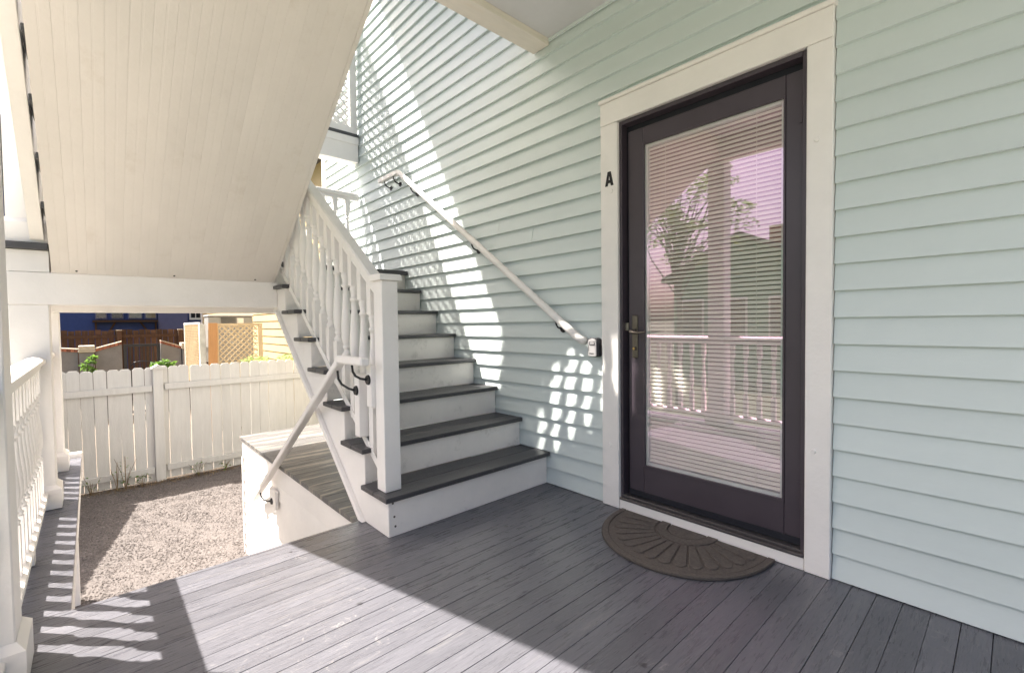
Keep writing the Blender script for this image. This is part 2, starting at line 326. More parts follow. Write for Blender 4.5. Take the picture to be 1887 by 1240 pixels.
# steps down to the yard (behind the deck edge)
st = thing('garden_steps', (-3.2, -1.75, GZ), 'white and grey garden steps dropping from the deck edge to the gravel', 'steps')
for k in range(5):
    z = -0.192*(k+1); x = -2.425-0.26*k
    box('step_tread', x-0.275, x+0.0, -2.30, -1.20, z-0.035, z, 'tread', st, 0.003)
    box('step_riser', x-0.258, x-0.240, -2.29, -1.21, z-0.192, z-0.037, 'riser', st)
for y in (-2.303, -1.195): prism('stringer', [(-2.43, -0.24), (-2.43, -0.48), (-3.70, GZ), (-3.93, GZ), (-3.93, -1.06), (-2.68, -0.23)], 'y', y-0.002 if y > -2 else y-0.01, y+0.018 if y > -2 else y+0.008, 'white', st)

# ================================================================== house
house = thing('clapboard_house', (-1.7, 0.5, 0), 'pale aqua clapboard house with a dark glazed door under the porch', 'house')
SP, Z0 = 0.1075, 0.109
XL, XR = -5.96, 1.15; ZT = 5.9
def course(x0, x1, z0, z1, name='clapboard'):
    # bevelled siding: thick at the lower edge, thin at the top
    w = random.uniform(-0.0012, 0.0012)
    if x1-x0 > 3 and random.random() < 0.45 and not name.endswith('_'):
        xj = random.uniform(x0+0.8, x1-0.5); course(x0, xj-0.0007, z0, z1, name+'_'); course(xj+0.0007, x1, z0, z1, name+'_'); return
    name = name.rstrip('_')
    prism(name, [(-0.006+w, z0), (0.028, z0), (0.028, z1+0.01), (0.016+w, z1+0.01)], 'x', x0, x1, 'siding', house)
k = -1
while True:
    z0 = Z0 + SP*k; z1 = z0+SP
    if z0 > ZT: break
    z0c = max(z0, 0.004)
    hit_head = z0 < 2.345 and z1 > 0.0
    zt = z1
    if z1-0.001 <= 2.34:
        course(XL+0.1, -1.643, z0c, z1); course(-0.502, XR, z0c, z1)
    elif z0 < 2.34:
        course(XL+0.1, -1.643, z0c, z1); course(-0.502, XR, z0c, z1); 
        course(-1.642, -0.503, 2.342, z1)
    else:
        # staggered butt joint
        if z0 < 2.86: course(XL+0.1, XR, z0c, z1)
        else:
            course(XL+0.1, -2.06, z0c, z1)
            if z0 > 3.2: course(-2.058, XR, z0c, z1)
    k += 1
box('wall_core', XL+0.05, -1.60, 0.0285, 0.20, -0.3, ZT+0.3, 'gap', house)
box('wall_core', -0.54, XR, 0.0285, 0.20, -0.3, ZT+0.3, 'gap', house)
box('wall_core', -1.599, -0.541, 0.0285, 0.20, 2.26, ZT+0.3, 'gap', house)
box('return_wall', XL+0.03, XL+0.16, 0.202, 6.0, GZ, ZT, 'siding', house)
box('foundation_wall', XL+0.06, XR, 0.03, 0.2, GZ, -0.302, 'concrete', house)
box('corner_board', XL, XL+0.098, -0.012, 0.20, -0.3, ZT, 'white', house, 0.003)
# casing round the door
cas = box('door_casing', -1.640, -1.525, -0.022, 0.026, 0.0, 2.188, 'white', house, 0.003)
box('door_casing', -0.598, -0.505, -0.022, 0.026, 0.0, 2.188, 'white', house, 0.003)
box('door_casing', -1.640, -0.505, -0.0235, 0.026, 2.190, 2.312, 'white', house, 0.003)
box('casing_cap', -1.648, -0.497, -0.032, 0.026, 2.3135, 2.335, 'white', house, 0.003)
box('door_sill', -1.523, -0.600, -0.018, 0.026, 0.0, 0.054, 'white', house, 0.003)
for x, z in ((-0.561, 1.80), (-0.566, 0.52), (-1.562, 1.81), (-1.585, 0.36)):
    disc('screw_cap', (x, -0.0245, z), (0, -1, 0), 0.011, 0.006, 'white', house, 14, 0.003)
# door
dr = box('door', -1.487, -1.395, 0.030, 0.072, 0.085, 2.128, 'door', house, 0.002); dr['label'] = 'dark brown full glass door with blinds inside the pane'
box('door_stile', -0.690, -0.618, 0.030, 0.072, 0.085, 2.128, 'door', dr, 0.002)
box('door_rail', -1.394, -0.691, 0.030, 0.072, 2.040, 2.128, 'door', dr, 0.002)
box('door_rail', -1.394, -0.691, 0.030, 0.072, 0.085, 0.262, 'door', dr, 0.002)
box('kick_strip', -1.485, -0.620, 0.024, 0.0295, 0.086, 0.118, 'doordark', dr, 0.001)
box('glass_pane', -1.393, -0.692, 0.0395, 0.0415, 0.264, 2.038, 'glass', dr)
box('pane_spacer', -1.3935, -1.372, 0.043, 0.068, 0.264, 2.038, 'spacer', dr)
box('pane_spacer', -0.711, -0.6915, 0.043, 0.068, 0.264, 2.038, 'spacer', dr)
box('pane_spacer', -1.371, -0.712, 0.043, 0.068, 2.018, 2.038, 'spacer', dr)
box('pane_spacer', -1.371, -0.712, 0.043, 0.068, 0.264, 0.286, 'spacer', dr)
box('back_panel', -1.394, -0.691, 0.0725, 0.078, 0.262, 2.040, 'room', dr)
for x0, x1 in ((-1.395, -1.3865), (-0.6985, -0.690)): box('glazing_bead', x0, x1, 0.0255, 0.0385, 0.262, 2.040, 'door', dr, 0.001)
for z0, z1 in ((0.262, 0.2705), (2.0315, 2.040)): box('glazing_bead', -1.386, -0.699, 0.0255, 0.0385, z0, z1, 'door', dr, 0.001)
# blind slats: gently curved strips
bm = bmesh.new(); sl_w = 0.0205; prof = []
for i in range(5):
    t = -0.5 + i/4; prof.append((t*sl_w*0.38 - 0.0012*(1-4*t*t), t*sl_w*0.78))
for x in (-0.3285, 0.3285):
    for (yy, zz) in prof: bm.verts.new((x, yy, zz))
bm.verts.ensure_lookup_table()
for i in range(4): bm.faces.new((bm.verts[i], bm.verts[i+1], bm.verts[5+i+1], bm.verts[5+i]))
for f in bm.faces: f.smooth = True
s0 = None; zz = 2.004
while zz > 0.292:
    if s0 is None: s0 = from_bm('blind_slat', bm, 'slat', dr, (-1.0415, 0.0555, zz))
    else: inst(s0, 'blind_slat', dr, (-1.0415, 0.0555, zz), None, (random.uniform(-0.04, 0.04), 0, 0))
    zz -= 0.0213
for x in (-1.27, -0.815): box('blind_cord', x-0.001, x+0.001, 0.0462, 0.0475, 0.287, 2.017, 'slat', dr)
# jamb, threshold, stops
box('door_jamb', -1.524, -1.507, -0.004, 0.11, 0.056, 2.187, 'door', house, 0.001)
box('door_jamb', -0.6165, -0.599, -0.004, 0.11, 0.056, 2.187, 'door', house, 0.001)
box('door_jamb', -1.506, -0.6175, -0.004, 0.11, 2.166, 2.187, 'door', house, 0.001)
box('door_stop', -1.506, -1.4885, 0.050, 0.11, 0.085, 2.165, 'doordark', house)
box('door_stop', -1.4875, -0.6175, 0.050, 0.11, 2.130, 2.165, 'doordark', house)
box('threshold', -1.522, -0.601, -0.024, 0.012, 0.0555, 0.068, 'alu', house, 0.002)
box('threshold', -1.522, -0.601, -0.006, 0.10, 0.0685, 0.081, 'alu', house, 0.002)
# hinges
for z in (1.96, 1.14, 0.31):
    disc('hinge', (-0.6175, 0.020, z), (0, 0, 1), 0.008, 0.118, 'door', dr, 12)
    box('hinge_leaf', -0.640, -0.6255, 0.0255, 0.0297, z-0.055, z+0.055, 'door', dr)
# handle set
hp = box('handle_plate', -1.463, -1.428, 0.0235, 0.0296, 0.865, 1.105, 'bronze', dr, 0.005)
tube('lever_handle', [(-1.446, 0.022, 1.016), (-1.446, -0.022, 1.016), (-1.437, -0.032, 1.013), (-1.405, -0.034, 1.006), (-1.370, -0.033, 1.010), (-1.342, -0.030, 1.014)],
     [0.009, 0.009, 0.010, 0.008, 0.006, 0.004], 'bronze', dr)
disc('lever_rose', (-1.446, 0.019, 1.016), (0, -1, 0), 0.015, 0.01, 'bronze', dr, 16, 0.003)
disc('lock_cylinder', (-1.446, 0.019, 0.918), (0, -1, 0), 0.013, 0.012, 'bronze', dr, 16, 0.002)
disc('keyhole', (-1.446, 0.012, 0.918), (0, -1, 0), 0.007, 0.004, 'brass', dr, 12, 0.001)
box('strike_plate', -1.5065, -1.4885, 0.022, 0.034, 1.018, 1.062, 'nickel', house, 0.001)

# letter A on the casing
bm = bmesh.new()
def poly_solid(bm, polys, y0, y1):
    for P in polys:
        A = [bm.verts.new((p[0], y0, p[1])) for p in P]; B = [bm.verts.new((p[0], y1, p[1])) for p in P]
        bm.faces.new(A); bm.faces.new(B[::-1])
        for i in range(len(P)): bm.faces.new((A[i], B[i], B[(i+1) % len(P)], A[(i+1) % len(P)]))
poly_solid(bm, [[(-0.028, -0.04), (-0.011, -0.04), (-0.0005, 0.018), (0.0, 0.04), (-0.010, 0.04)],
                [(0.028, -0.04), (0.011, -0.04), (0.0005, 0.018), (0.0, 0.04), (0.010, 0.04)][::-1]], -0.0015, 0.0015)
poly_solid(bm, [[(-0.0140, -0.0240), (0.0140, -0.0240), (0.0105, -0.0085), (-0.0105, -0.0085)]], -0.0014, 0.0014)
bmesh.ops.recalc_face_normals(bm, faces=bm.faces[:])
tag(from_bm('unit_letter', bm, 'black', None, (-1.578, -0.0237, 1.882)), 'black letter A stuck on the white door casing', 'letter')

# key lock box
lb = thing('key_lock_box', (-1.701, -0.004, 0.865), 'small grey and black key lock box on the siding by the handrail end', 'lock box')
def rbox(name, w, h, y0, y1, m, parent, c, rr, arch=0.0):
    pts = []
    for (sx, sz, a0) in ((1, 1, 0), (-1, 1, 90), (-1, -1, 180), (1, -1, 270)):
        for i in range(5):
            a = rad(a0+22.5*i); px = sx*(w/2-rr)+rr*math.cos(a); pz = sz*(h/2-rr)+rr*math.sin(a)
            if sz > 0: pz += arch*(1-(2*px/w)**2)
            pts.append((c[0]+px, c[2]+pz))
    if arch:
        top = [(c[0]+w/2*t, c[2]+h/2+arch*(1-t*t)) for t in (0.5, 0.25, 0, -0.25, -0.5)]
        pts = pts[:5]+top+pts[5:]
    return prism(name, pts, 'y', y0, y1, m, parent, 0.0015)
rbox('body', 0.072, 0.106, -0.042, -0.003, 'lockbody', lb, (-1.686, 0, 0.917), 0.013, 0.006)
fp = rbox('face_plate', 0.062, 0.096, -0.049, -0.0425, 'lockface', lb, (-1.690, 0, 0.915), 0.008, 0.006)
rbox('dial_window', 0.040, 0.022, -0.0505, -0.0492, 'lockbody', lb, (-1.690, 0, 0.943), 0.006)
for i in range(4): box('number_dial', -1.703+0.0085*i, -1.696+0.0085*i, -0.0525, -0.0507, 0.936, 0.951, 'lockface', lb, 0.0006)
# maker's lettering strip: a row of small raised letters
tx = bpy.data.curves.new('maker_lettering', 'FONT'); tx.body = 'Master'; tx.size = 0.0125; tx.extrude = 0.0004; tx.align_x = 'CENTER'
to = bpy.data.objects.new('lettering_tmp', tx); COL.objects.link(to)
dg = bpy.context.evaluated_depsgraph_get(); tm = bpy.data.meshes.new_from_object(to.evaluated_get(dg)); bpy.data.objects.remove(to)
tm.materials.clear(); tm.materials.append(M['black'])
lo = put(bpy.data.objects.new('lettering', tm), lb, (-1.692, -0.0496, 0.880)); lo.rotation_euler = (rad(90), 0, 0)

# wall handrail
wr = thing('wall_handrail', (-1.74, -0.06, 0.95), 'round white handrail climbing the aqua siding on black brackets', 'handrail')
tube('rail', [(-1.752, -0.03, 0.957), (-1.760, -0.062, 0.963), (-1.776, -0.072, 0.978), (-3.885, -0.072, 2.470), (-3.905, -0.072, 2.478)], 0.024, 'white', wr, 14)
box('return_rail', -4.27, -3.890, -0.096, -0.050, 2.462, 2.502, 'white', wr, 0.004)
def bracket(parent, x, z, y=-0.072, wall=-0.002, sgn=1):
    tube('bracket', [(x, y, z-0.022), (x, y, z-0.045), (x-0.004, y+sgn*0.018, z-0.066), (x-0.004, y+sgn*0.045, z-0.075), (x-0.004, wall-sgn*0.004, z-0.076)], 0.0058, 'black', parent, 8)
    disc('bracket_plate', (x-0.004, wall-sgn*0.004, z-0.078), (0, -sgn, 0), 0.024, 0.008, 'black', parent, 16, 0.004)
for x in (-1.95, -2.80, -3.68): bracket(wr, x, 0.968+(-1.755-x)*0.7052)
for x in (-3.99, -4.17): bracket(wr, x, 2.484)

# doormat, half round with ribs like a fan
dm = thing('doormat', (-1.09, -0.03, 0.0), 'brown half round doormat with a fan pattern before the door', 'doormat')
MX, MY, RX, RY = -1.105, -0.026, 0.400, 0.460
def half(rx, ry, n=40, cy=0.0):
    return [(MX+rx*math.cos(math.pi+math.pi*i/n), MY-cy-ry*abs(math.sin(math.pi*i/n))**0.86) for i in range(n+1)]
prism('backing', half(RX, RY), 'z', 0.001, 0.009, 'matdark', dm, 0.002)
bm = bmesh.new()
def ring(bm, rx0, ry0, rx1, ry1, z0, z1, n=40):
    A = half(rx0, ry0, n); B = half(rx1, ry1, n)
    va = [bm.verts.new((p[0]-MX, p[1]-MY, z1)) for p in A]; vb = [bm.verts.new((p[0]-MX, p[1]-MY, z1)) for p in B]
    wa = [bm.verts.new((p[0]-MX, p[1]-MY, z0)) for p in A]; wb_ = [bm.verts.new((p[0]-MX, p[1]-MY, z0)) for p in B]
    for i in range(n):
        bm.faces.new((va[i], va[i+1], vb[i+1], vb[i])); bm.faces.new((wa[i], va[i], va[i+1], wa[i+1])); bm.faces.new((wb_[i], wb_[i+1], vb[i+1], vb[i]))
    bm.faces.new((wa[0], va[0], vb[0], wb_[0])); bm.faces.new((wa[n], va[n], vb[n], wb_[n]))
ring(bm, RX-0.004, RY-0.004, RX-0.030, RY-0.032, 0.009, 0.0125); bmesh.ops.recalc_face_normals(bm, faces=bm.faces[:])
from_bm('rim', bm, 'mat', dm, (MX, MY, 0))
bm = bmesh.new(); ring(bm, RX-0.035, RY-0.037, 0.105, 0.135, 0.009, 0.0105); bmesh.ops.recalc_face_normals(bm, faces=bm.faces[:])
from_bm('field', bm, 'mat', dm, (MX, MY, 0))
bm = bmesh.new(); ring(bm, 0.145, 0.170, 0.098, 0.118, 0.0106, 0.0165); bmesh.ops.recalc_face_normals(bm, faces=bm.faces[:])
from_bm('inner_arc', bm, 'mat', dm, (MX, MY, 0))
prism('centre', half(0.092, 0.112, 20), 'z', 0.0092, 0.0150, 'mat', dm, 0.003)
NP = 15
for i in range(NP):
    a0 = math.pi + math.pi*(i+0.09)/NP; a1 = math.pi + math.pi*(i+0.91)/NP; pts = []
    def pe_(a, t): return (MX + (0.155+(RX-0.062-0.155)*t)*math.cos(a), MY - 0.004 - (0.18+(RY-0.07-0.18)*t)*abs(math.sin(a))**0.86)
    am = (a0+a1)/2
    pts = [pe_(a0, 0), pe_(a0, 0.9), pe_(a0*0.75+a1*0.25, 0.98), pe_(am, 1.0), pe_(a0*0.25+a1*0.75, 0.98), pe_(a1, 0.9), pe_(a1, 0)]
    prism('fan_rib', pts, 'z', 0.0107, 0.0165, 'mat', dm, 0.0025)

# ================================================================== lower stairs
SX, RUN, SZ, RISE = -2.078, 0.2607, 0.212, 0.1940
SY = -1.153
ls = thing('lower_staircase', (-2.9, -0.6, 0), 'white staircase with charcoal treads climbing along the aqua wall', 'staircase')
for i in range(7):
    xn = SX - RUN*i; zt = SZ + RISE*i
    w = 0.142
    box('tread_board', xn-w+0.001, xn, SY-0.030, -0.002, zt-0.026, zt, 'tread', ls, 0.0035)
    box('tread_board', xn-RUN-0.028, xn-w-0.002, SY-0.030, -0.002, zt-0.026, zt-0.001, 'tread', ls, 0.0035)
for i in range(8):
    xn = SX - RUN*i; zt = SZ + RISE*i; zb = 0.001 if i == 0 else zt-RISE+0.001
    box('riser', xn-0.050, xn-0.032, SY+0.002, -0.003, zb, zt-0.0275, 'riser', ls, 0.001)
# sawtooth side stringer
pts = [(SX-0.034, 0.0015)]
for i in range(8):
    xn = SX - RUN*i; zt = SZ+RISE*i-0.028
    pts.append((xn-0.034, zt))
    if i < 7: pts.append((xn-RUN-0.034, zt))
pts += [(-3.97, 1.542), (-3.97, 1.19), (-3.862, 1.19), (-2.40, 0.0015)]
prism('stringer', pts, 'y', SY-0.0005, SY+0.04, 'white', ls)
pts2 = [(p[0], p[1]) for p in pts]
prism('stringer', pts2, 'y', -0.044, -0.004, 'white', ls)
# moulding along the lower edge of the stringer
prism('edge_moulding', [(-2.42, 0.002), (-2.372, 0.002), (-3.832, 1.19), (-3.88, 1.19)], 'y', SY-0.026, SY-0.001, 'white', ls, 0.003)
for x, z in ((-2.115, 0.17), (-2.115, 0.10), (-2.115, 0.05)):
    disc('nail_head', (SX-0.0315, SY+0.03 + (0.10-z)*0.1, z), (1, 0, 0), 0.006, 0.002, 'bronze', ls, 8)

# turned baluster mesh (unit: 0.84 m high, centred on its base)
def baluster_bm(H=0.84, q=0.0245, seg=12):
    bm = bmesh.new()
    bbox(bm, -q, q, -q, q, 0, 0.235*H/0.84); bbox(bm, -q, q, -q, q, 0.685*H/0.84, H)
    prof = [(0.232, 0.021), (0.236, 0.0195), (0.243, 0.0225), (0.252, 0.0225), (0.257, 0.017), (0.265, 0.0145), (0.276, 0.0145), (0.280, 0.019), (0.288, 0.0195), (0.293, 0.0155),
            (0.302, 0.0165), (0.318, 0.0215), (0.345, 0.0248), (0.385, 0.0255), (0.43, 0.0235), (0.48, 0.0195), (0.53, 0.016), (0.575, 0.0140), (0.602, 0.0135),
            (0.606, 0.0185), (0.613, 0.0205), (0.620, 0.0185), (0.624, 0.0145), (0.640, 0.015), (0.655, 0.0185), (0.664, 0.0205), (0.672, 0.0205), (0.676, 0.0175), (0.688, 0.021)]
    rings = []
    for z, r in prof: rings.append([bm.verts.new((1.16*r*math.cos(2*math.pi*k/seg), 1.16*r*math.sin(2*math.pi*k/seg), z*H/0.84)) for k in range(seg)])
    for A, B in zip(rings, rings[1:]):
        for k in range(seg):
            f = bm.faces.new((A[k], A[(k+1) % seg], B[(k+1) % seg], B[k])); f.smooth = True
    return bm
BAL = None
def baluster(parent, x, y, z, sc=1.0):
    global BAL
    if BAL is None: BAL = from_bm('baluster', baluster_bm(), 'white', parent, (x, y, z)); BAL.scale = (1, 1, sc); return BAL
    return inst(BAL, 'baluster', parent, (x, y, z), (1, 1, sc), (0, 0, random.uniform(-0.03, 0.03)))

lbq = thing('stair_balustrade', (-2.2, -1.1, 0.212), 'white turned balustrade with square newel on the lower stairs', 'balustrade')
SL = RISE/RUN
nw = box('newel_post', -2.245, -2.155, -1.145, -1.055, 0.2125, 1.292, 'white', lbq, 0.003)
prism('newel_cap', [(-2.262, 1.293), (-2.138, 1.293), (-2.138, 1.316), (-2.150, 1.326), (-2.250, 1.326), (-2.262, 1.316)], 'y', -1.162, -1.038, 'white', nw, 0.003)
def sloped(name, x0, x1, ztop0, slope, th, y0, y1, m, parent, bev=0.004):
    z1 = ztop0 + slope*abs(x1-x0)
    return prism(name, [(x0, ztop0), (x1, z1), (x1, z1-th), (x0, ztop0-th)], 'y', y0, y1, m, parent, bev)
sloped('handrail', -2.247, -3.93, 1.292, 0.733, 0.050, -1.137, -1.063, 'white', lbq, 0.008)
sloped('subrail', -2.247, -3.93, 1.240, 0.733, 0.040, -1.122, -1.078, 'white', lbq, 0.003)
sloped('bottom_rail', -2.247, -3.90, 0.335, SL, 0.044, -1.131, -1.122, 'white', lbq, 0.002)
x = -2.352
while x > -3.88:
    zb = 0.335 + SL*(-2.247-x) - 0.055; zt = 1.24+0.733*(-2.247-x)-0.02
    baluster(lbq, x, -1.0985, zb, (zt-zb)/0.84); x -= 0.118

# short handrail that follows the garden steps down
hr = thing('garden_handrail', (-2.3, -1.21, 0.88), 'flat white handrail slanting down from the newel to the garden steps', 'handrail')
prism('rail', [(-2.50, 0.902), (-4.43, -0.398), (-4.415, -0.435), (-2.512, 0.848)], 'y', -1.243, -1.193, 'white', hr, 0.006)
box('level_rail', -2.515, -2.20, -1.243, -1.193, 0.862, 0.904, 'white', hr, 0.008)
box('mount_block', -2.30, -2.2465, -1.168, -1.115, 0.64, 0.86, 'white', hr, 0.003)
box('mount_block', -2.455, -2.395, -1.168, -1.115, 0.46, 0.80, 'white', hr, 0.003)
tube('bracket', [(-2.36, -1.218, 0.858), (-2.352, -1.218, 0.825), (-2.335, -1.212, 0.803), (-2.30, -1.20, 0.79), (-2.278, -1.178, 0.785)], 0.0065, 'black', hr, 8)
disc('bracket_plate', (-2.274, -1.173, 0.783), (0, -1, 0), 0.027, 0.009, 'black', hr, 16, 0.004)
tube('bracket', [(-2.555, -1.218, 0.815), (-2.545, -1.218, 0.770), (-2.52, -1.21, 0.742), (-2.46, -1.195, 0.722), (-2.428, -1.180, 0.715)], 0.0065, 'black', hr, 8)
disc('bracket_plate', (-2.425, -1.173, 0.713), (0, -1, 0), 0.027, 0.009, 'black', hr, 16, 0.004)
box('mount_block', -4.09, -3.93, -1.192, -1.167, -0.38, -0.24, 'white', hr, 0.003)
tube('bracket', [(-4.26, -1.218, -0.315), (-4.23, -1.218, -0.345), (-4.18, -1.214, -0.362), (-4.10, -1.205, -0.352), (-4.03, -1.198, -0.335)], 0.0065, 'black', hr, 8)
disc('bracket_plate', (-4.02, -1.196, -0.335), (0, -1, 0), 0.027, 0.009, 'black', hr, 16, 0.004)

# ================================================================== landing
LZ = SZ + RISE*7     # 1.570
la = thing('stair_landing', (-4.4, -1.2, LZ), 'white beamed stair landing halfway up between the two flights', 'landing')
nb = 9
le = [-3.882 - (4.98-3.882)*k/nb for k in range(nb+1)]
for a, b in zip(le, le[1:]): box('floor_board', b+0.002, a-0.002, -2.60, -0.002, LZ-0.036, LZ, 'tread', la, 0.003)
box('floor_nosing', -3.880, -3.828, -2.60, -2.398, LZ-0.040, LZ-0.001, 'tread', la, 0.003)
box('beam', -4.00, -3.860, -2.572, -1.156, 1.212, 1.400, 'white', la, 0.003)
box('fascia', -3.98, -3.862, -2.570, -2.397, 1.402, 1.528, 'white', la, 0.002)
box('beam', -4.96, -4.82, -2.572, -0.004, 1.192, 1.40, 'white', la, 0.003)
box('fascia', -4.985, -4.962, -2.572, -0.004, 1.30, 1.530, 'white', la, 0.002)
box('side_beam', -4.819, -4.001, -2.570, -2.45, 1.214, 1.40, 'white', la, 0.003)
box('joist_board', -4.95, -4.0, -2.44, -0.05, 1.42, 1.53, 'white', la)
# landing guard rails
lg = thing('landing_railing', (-4.9, -1.2, LZ), 'white baluster railing along the far edge of the landing', 'railing')
box('top_rail', -4.945, -4.865, -2.395, -0.02, LZ+0.885, LZ+0.925, 'white', lg, 0.006)
box('subrail', -4.928, -4.882, -2.395, -0.02, LZ+0.850, LZ+0.884, 'white', lg, 0.002)
box('bottom_rail', -4.928, -4.882, -2.395, -0.02, LZ+0.08, LZ+0.12, 'white', lg, 0.003)
y = -0.14
while y > -2.33: baluster(lg, -4.905, y, LZ+0.12, 0.73/0.84); y -= 0.135
lg2 = thing('landing_railing', (-4.4, -2.48, LZ), 'short white baluster railing between the two landing columns', 'railing')
box('top_rail', -4.82, -4.03, -2.525, -2.445, LZ+0.885, LZ+0.925, 'white', lg2, 0.006)
box('bottom_rail', -4.82, -4.03, -2.508, -2.462, LZ+0.08, LZ+0.12, 'white', lg2, 0.003)
x = -4.10
while x > -4.8: baluster(lg2, x, -2.485, LZ+0.12, 0.765/0.84); x -= 0.13

# columns
def column(x0, x1, y0, y1, zs, z1, label, bases):
    c = thing('porch_column', ((x0+x1)/2, (y0+y1)/2, zs), label, 'column', 'square white porch columns')
    box('shaft', x0, x1, y0, y1, zs, z1, 'white', c, 0.004)
    for zb in bases:
        e = 0.022
        bm = bmesh.new(); cx, cy = (x0+x1)/2, (y0+y1)/2; hx, hy = (x1-x0)/2, (y1-y0)/2
        R = []
        for (z, d) in ((0.001, e), (0.115, e), (0.140, 0.0006)):
            R.append([bm.verts.new((sx*(hx+d), sy*(hy+d), z)) for sx, sy in ((1, 1), (-1, 1), (-1, -1), (1, -1))])
        for A, B in zip(R, R[1:]):
            for k in range(4): bm.faces.new((A[k], A[(k+1) % 4], B[(k+1) % 4], B[k]))
        from_bm('plinth', bm, 'white', c, (cx, cy, zb))
    return c
column(-2.165, -2.0, -2.585, -2.420, 0.0, 2.679, 'white column where the porch railing meets the wide deck', [0.0])
column(-4.021, -3.864, -2.570, -2.405, 0.0, 1.2115, 'white column under the near beam of the landing', [0.0])
column(-4.99, -4.83, -2.565, -2.400, 0.0, 1.1915, 'white column under the far beam of the landing', [-0.001])
column(-4.03, -3.884, -2.568, -2.412, LZ+0.001, 2.95, 'white column rising from the landing beside the upper stair foot', [LZ+0.001])
column(-4.985, -4.83, -2.565, -2.402, LZ+0.001, 2.834, 'white column rising from the landing under the lattice beam', [LZ+0.001])
column(-4.985, -4.83, -2.40, -2.17, 3.133, 5.40, 'white upper column beside the lattice screen', [])

# ================================================================== upper stairs (soffit overhead)
us = thing('upper_staircase', (-3.86, -1.8, LZ), 'upper stair flight with a cream beadboard underside sloping overhead', 'staircase')
UX, UZ = -3.86, LZ
def sof(x): return 1.402 + 0.716*(x+3.862)
Y0s, Y1s = -2.388, -1.192
NPL = 15; pw = (Y1s-Y0s)/NPL; XE = -2.04
for i in range(NPL):
    a = Y0s+pw*i; b = a+pw; g = 0.0002; d = 0.0009
    cs = [(a+g, d), (a+g+0.003, 0), (a+pw*0.46, 0), (a+pw*0.48, d*0.8), (a+pw*0.50, 0.0006), (a+pw*0.54, 0.0006), (a+pw*0.56, d*0.8), (a+pw*0.58, 0), (b-g-0.003, 0), (b-g, d), (b-g, 0.014), (a+g, 0.014)]
    bm = bmesh.new(); rings = []
    cy = (a+b)/2; xm = (-3.862+XE)/2
    for xx in (-3.862, XE):
        rings.append([bm.verts.new((xx-xm, p[0]-cy, sof(xx)+p[1]-sof(xm))) for p in cs])
    n = len(cs); bm.faces.new(rings[0]); bm.faces.new(rings[1][::-1])
    for k in range(n): bm.faces.new((rings[0][k], rings[0][(k+1) % n], rings[1][(k+1) % n], rings[1][k]))
    bmesh.ops.recalc_face_normals(bm, faces=bm.faces[:])
    from_bm('soffit_plank', bm, 'soffit', us, (xm, cy, sof(xm)))
prism('soffit_edge', [(-3.862, sof(-3.862)+0.0), (XE, sof(XE)+0.0), (XE, sof(XE)+0.26), (-3.862, sof(-3.862)+0.26)], 'y', -1.191, -1.168, 'soffit', us, 0.002)
for yy in (-2.28, -1.80, -1.31):
    disc('screw_head', (-3.842, yy, sof(-3.842)-0.001), (0.58, 0, -0.81), 0.006, 0.003, 'black', us, 8)
# backing, treads, risers
prism('stair_core', [(-3.855, sof(-3.855)+0.016), (XE, sof(XE)+0.016), (XE, sof(XE)+0.15), (-3.855, sof(-3.855)+0.15)], 'y', -2.385, -1.195, 'soffit', us)
for i in range(8):
    xr = UX + RUN*i; zt = UZ + RISE*(i+1)
    box('tread_board', xr-0.03, xr+RUN+0.002, -2.408, -1.18, zt-0.034, zt, 'tread', us, 0.003)
    box('riser', xr+0.001, xr+0.019, -2.400, -1.185, zt-RISE+0.001, zt-0.0355, 'riser', us)
prism('outer_stringer', [(-3.845, LZ+0.012), (-2.19, LZ+0.012+SL*1.655), (-2.19, LZ+0.32+SL*1.655), (-3.845, LZ+0.32)], 'y', -2.472, -2.412, 'white', us, 0.003)
# unseen railings of the upper flight; inner one heightened to dapple the wall
ub = thing('stair_balustrade', (-3.8, -1.23, LZ), 'unseen white balustrade inside the upper stair flight, heightened to dapple the wall', 'balustrade')
box('newel_post', -3.915, -3.83, -1.275, -1.19, LZ+0.001, LZ+1.60, 'white', ub, 0.003)
sloped('handrail', -3.829, -2.2, LZ+1.56, SL, 0.07, -1.268, -1.197, 'white', ub)
sloped('sun_block_board', -3.829, -2.2, LZ+0.72, SL, 0.68, -1.245, -1.215, 'white', ub)  # added unseen board, blocks sun below the dappled patch by the door
sloped('bottom_rail', -3.829, -2.2, LZ+0.76, SL, 0.038, -1.258, -1.205, 'white', ub)
x = -3.72
while x < -2.25: baluster(ub, x, -1.2325, LZ+0.74+SL*(x+3.829), 0.78/0.84); x += 0.13
ub2 = thing('stair_balustrade', (-3.8, -2.45, LZ), 'white balustrade on the yard side of the upper stair flight', 'balustrade')
sloped('handrail', -3.84, -2.2, LZ+1.06, SL, 0.07, -2.492, -2.42, 'white', ub2)
x = -3.74
while x < -2.25: baluster(ub2, x, -2.455, LZ+0.312+SL*(x+3.84), 0.70/0.84); x += 0.13

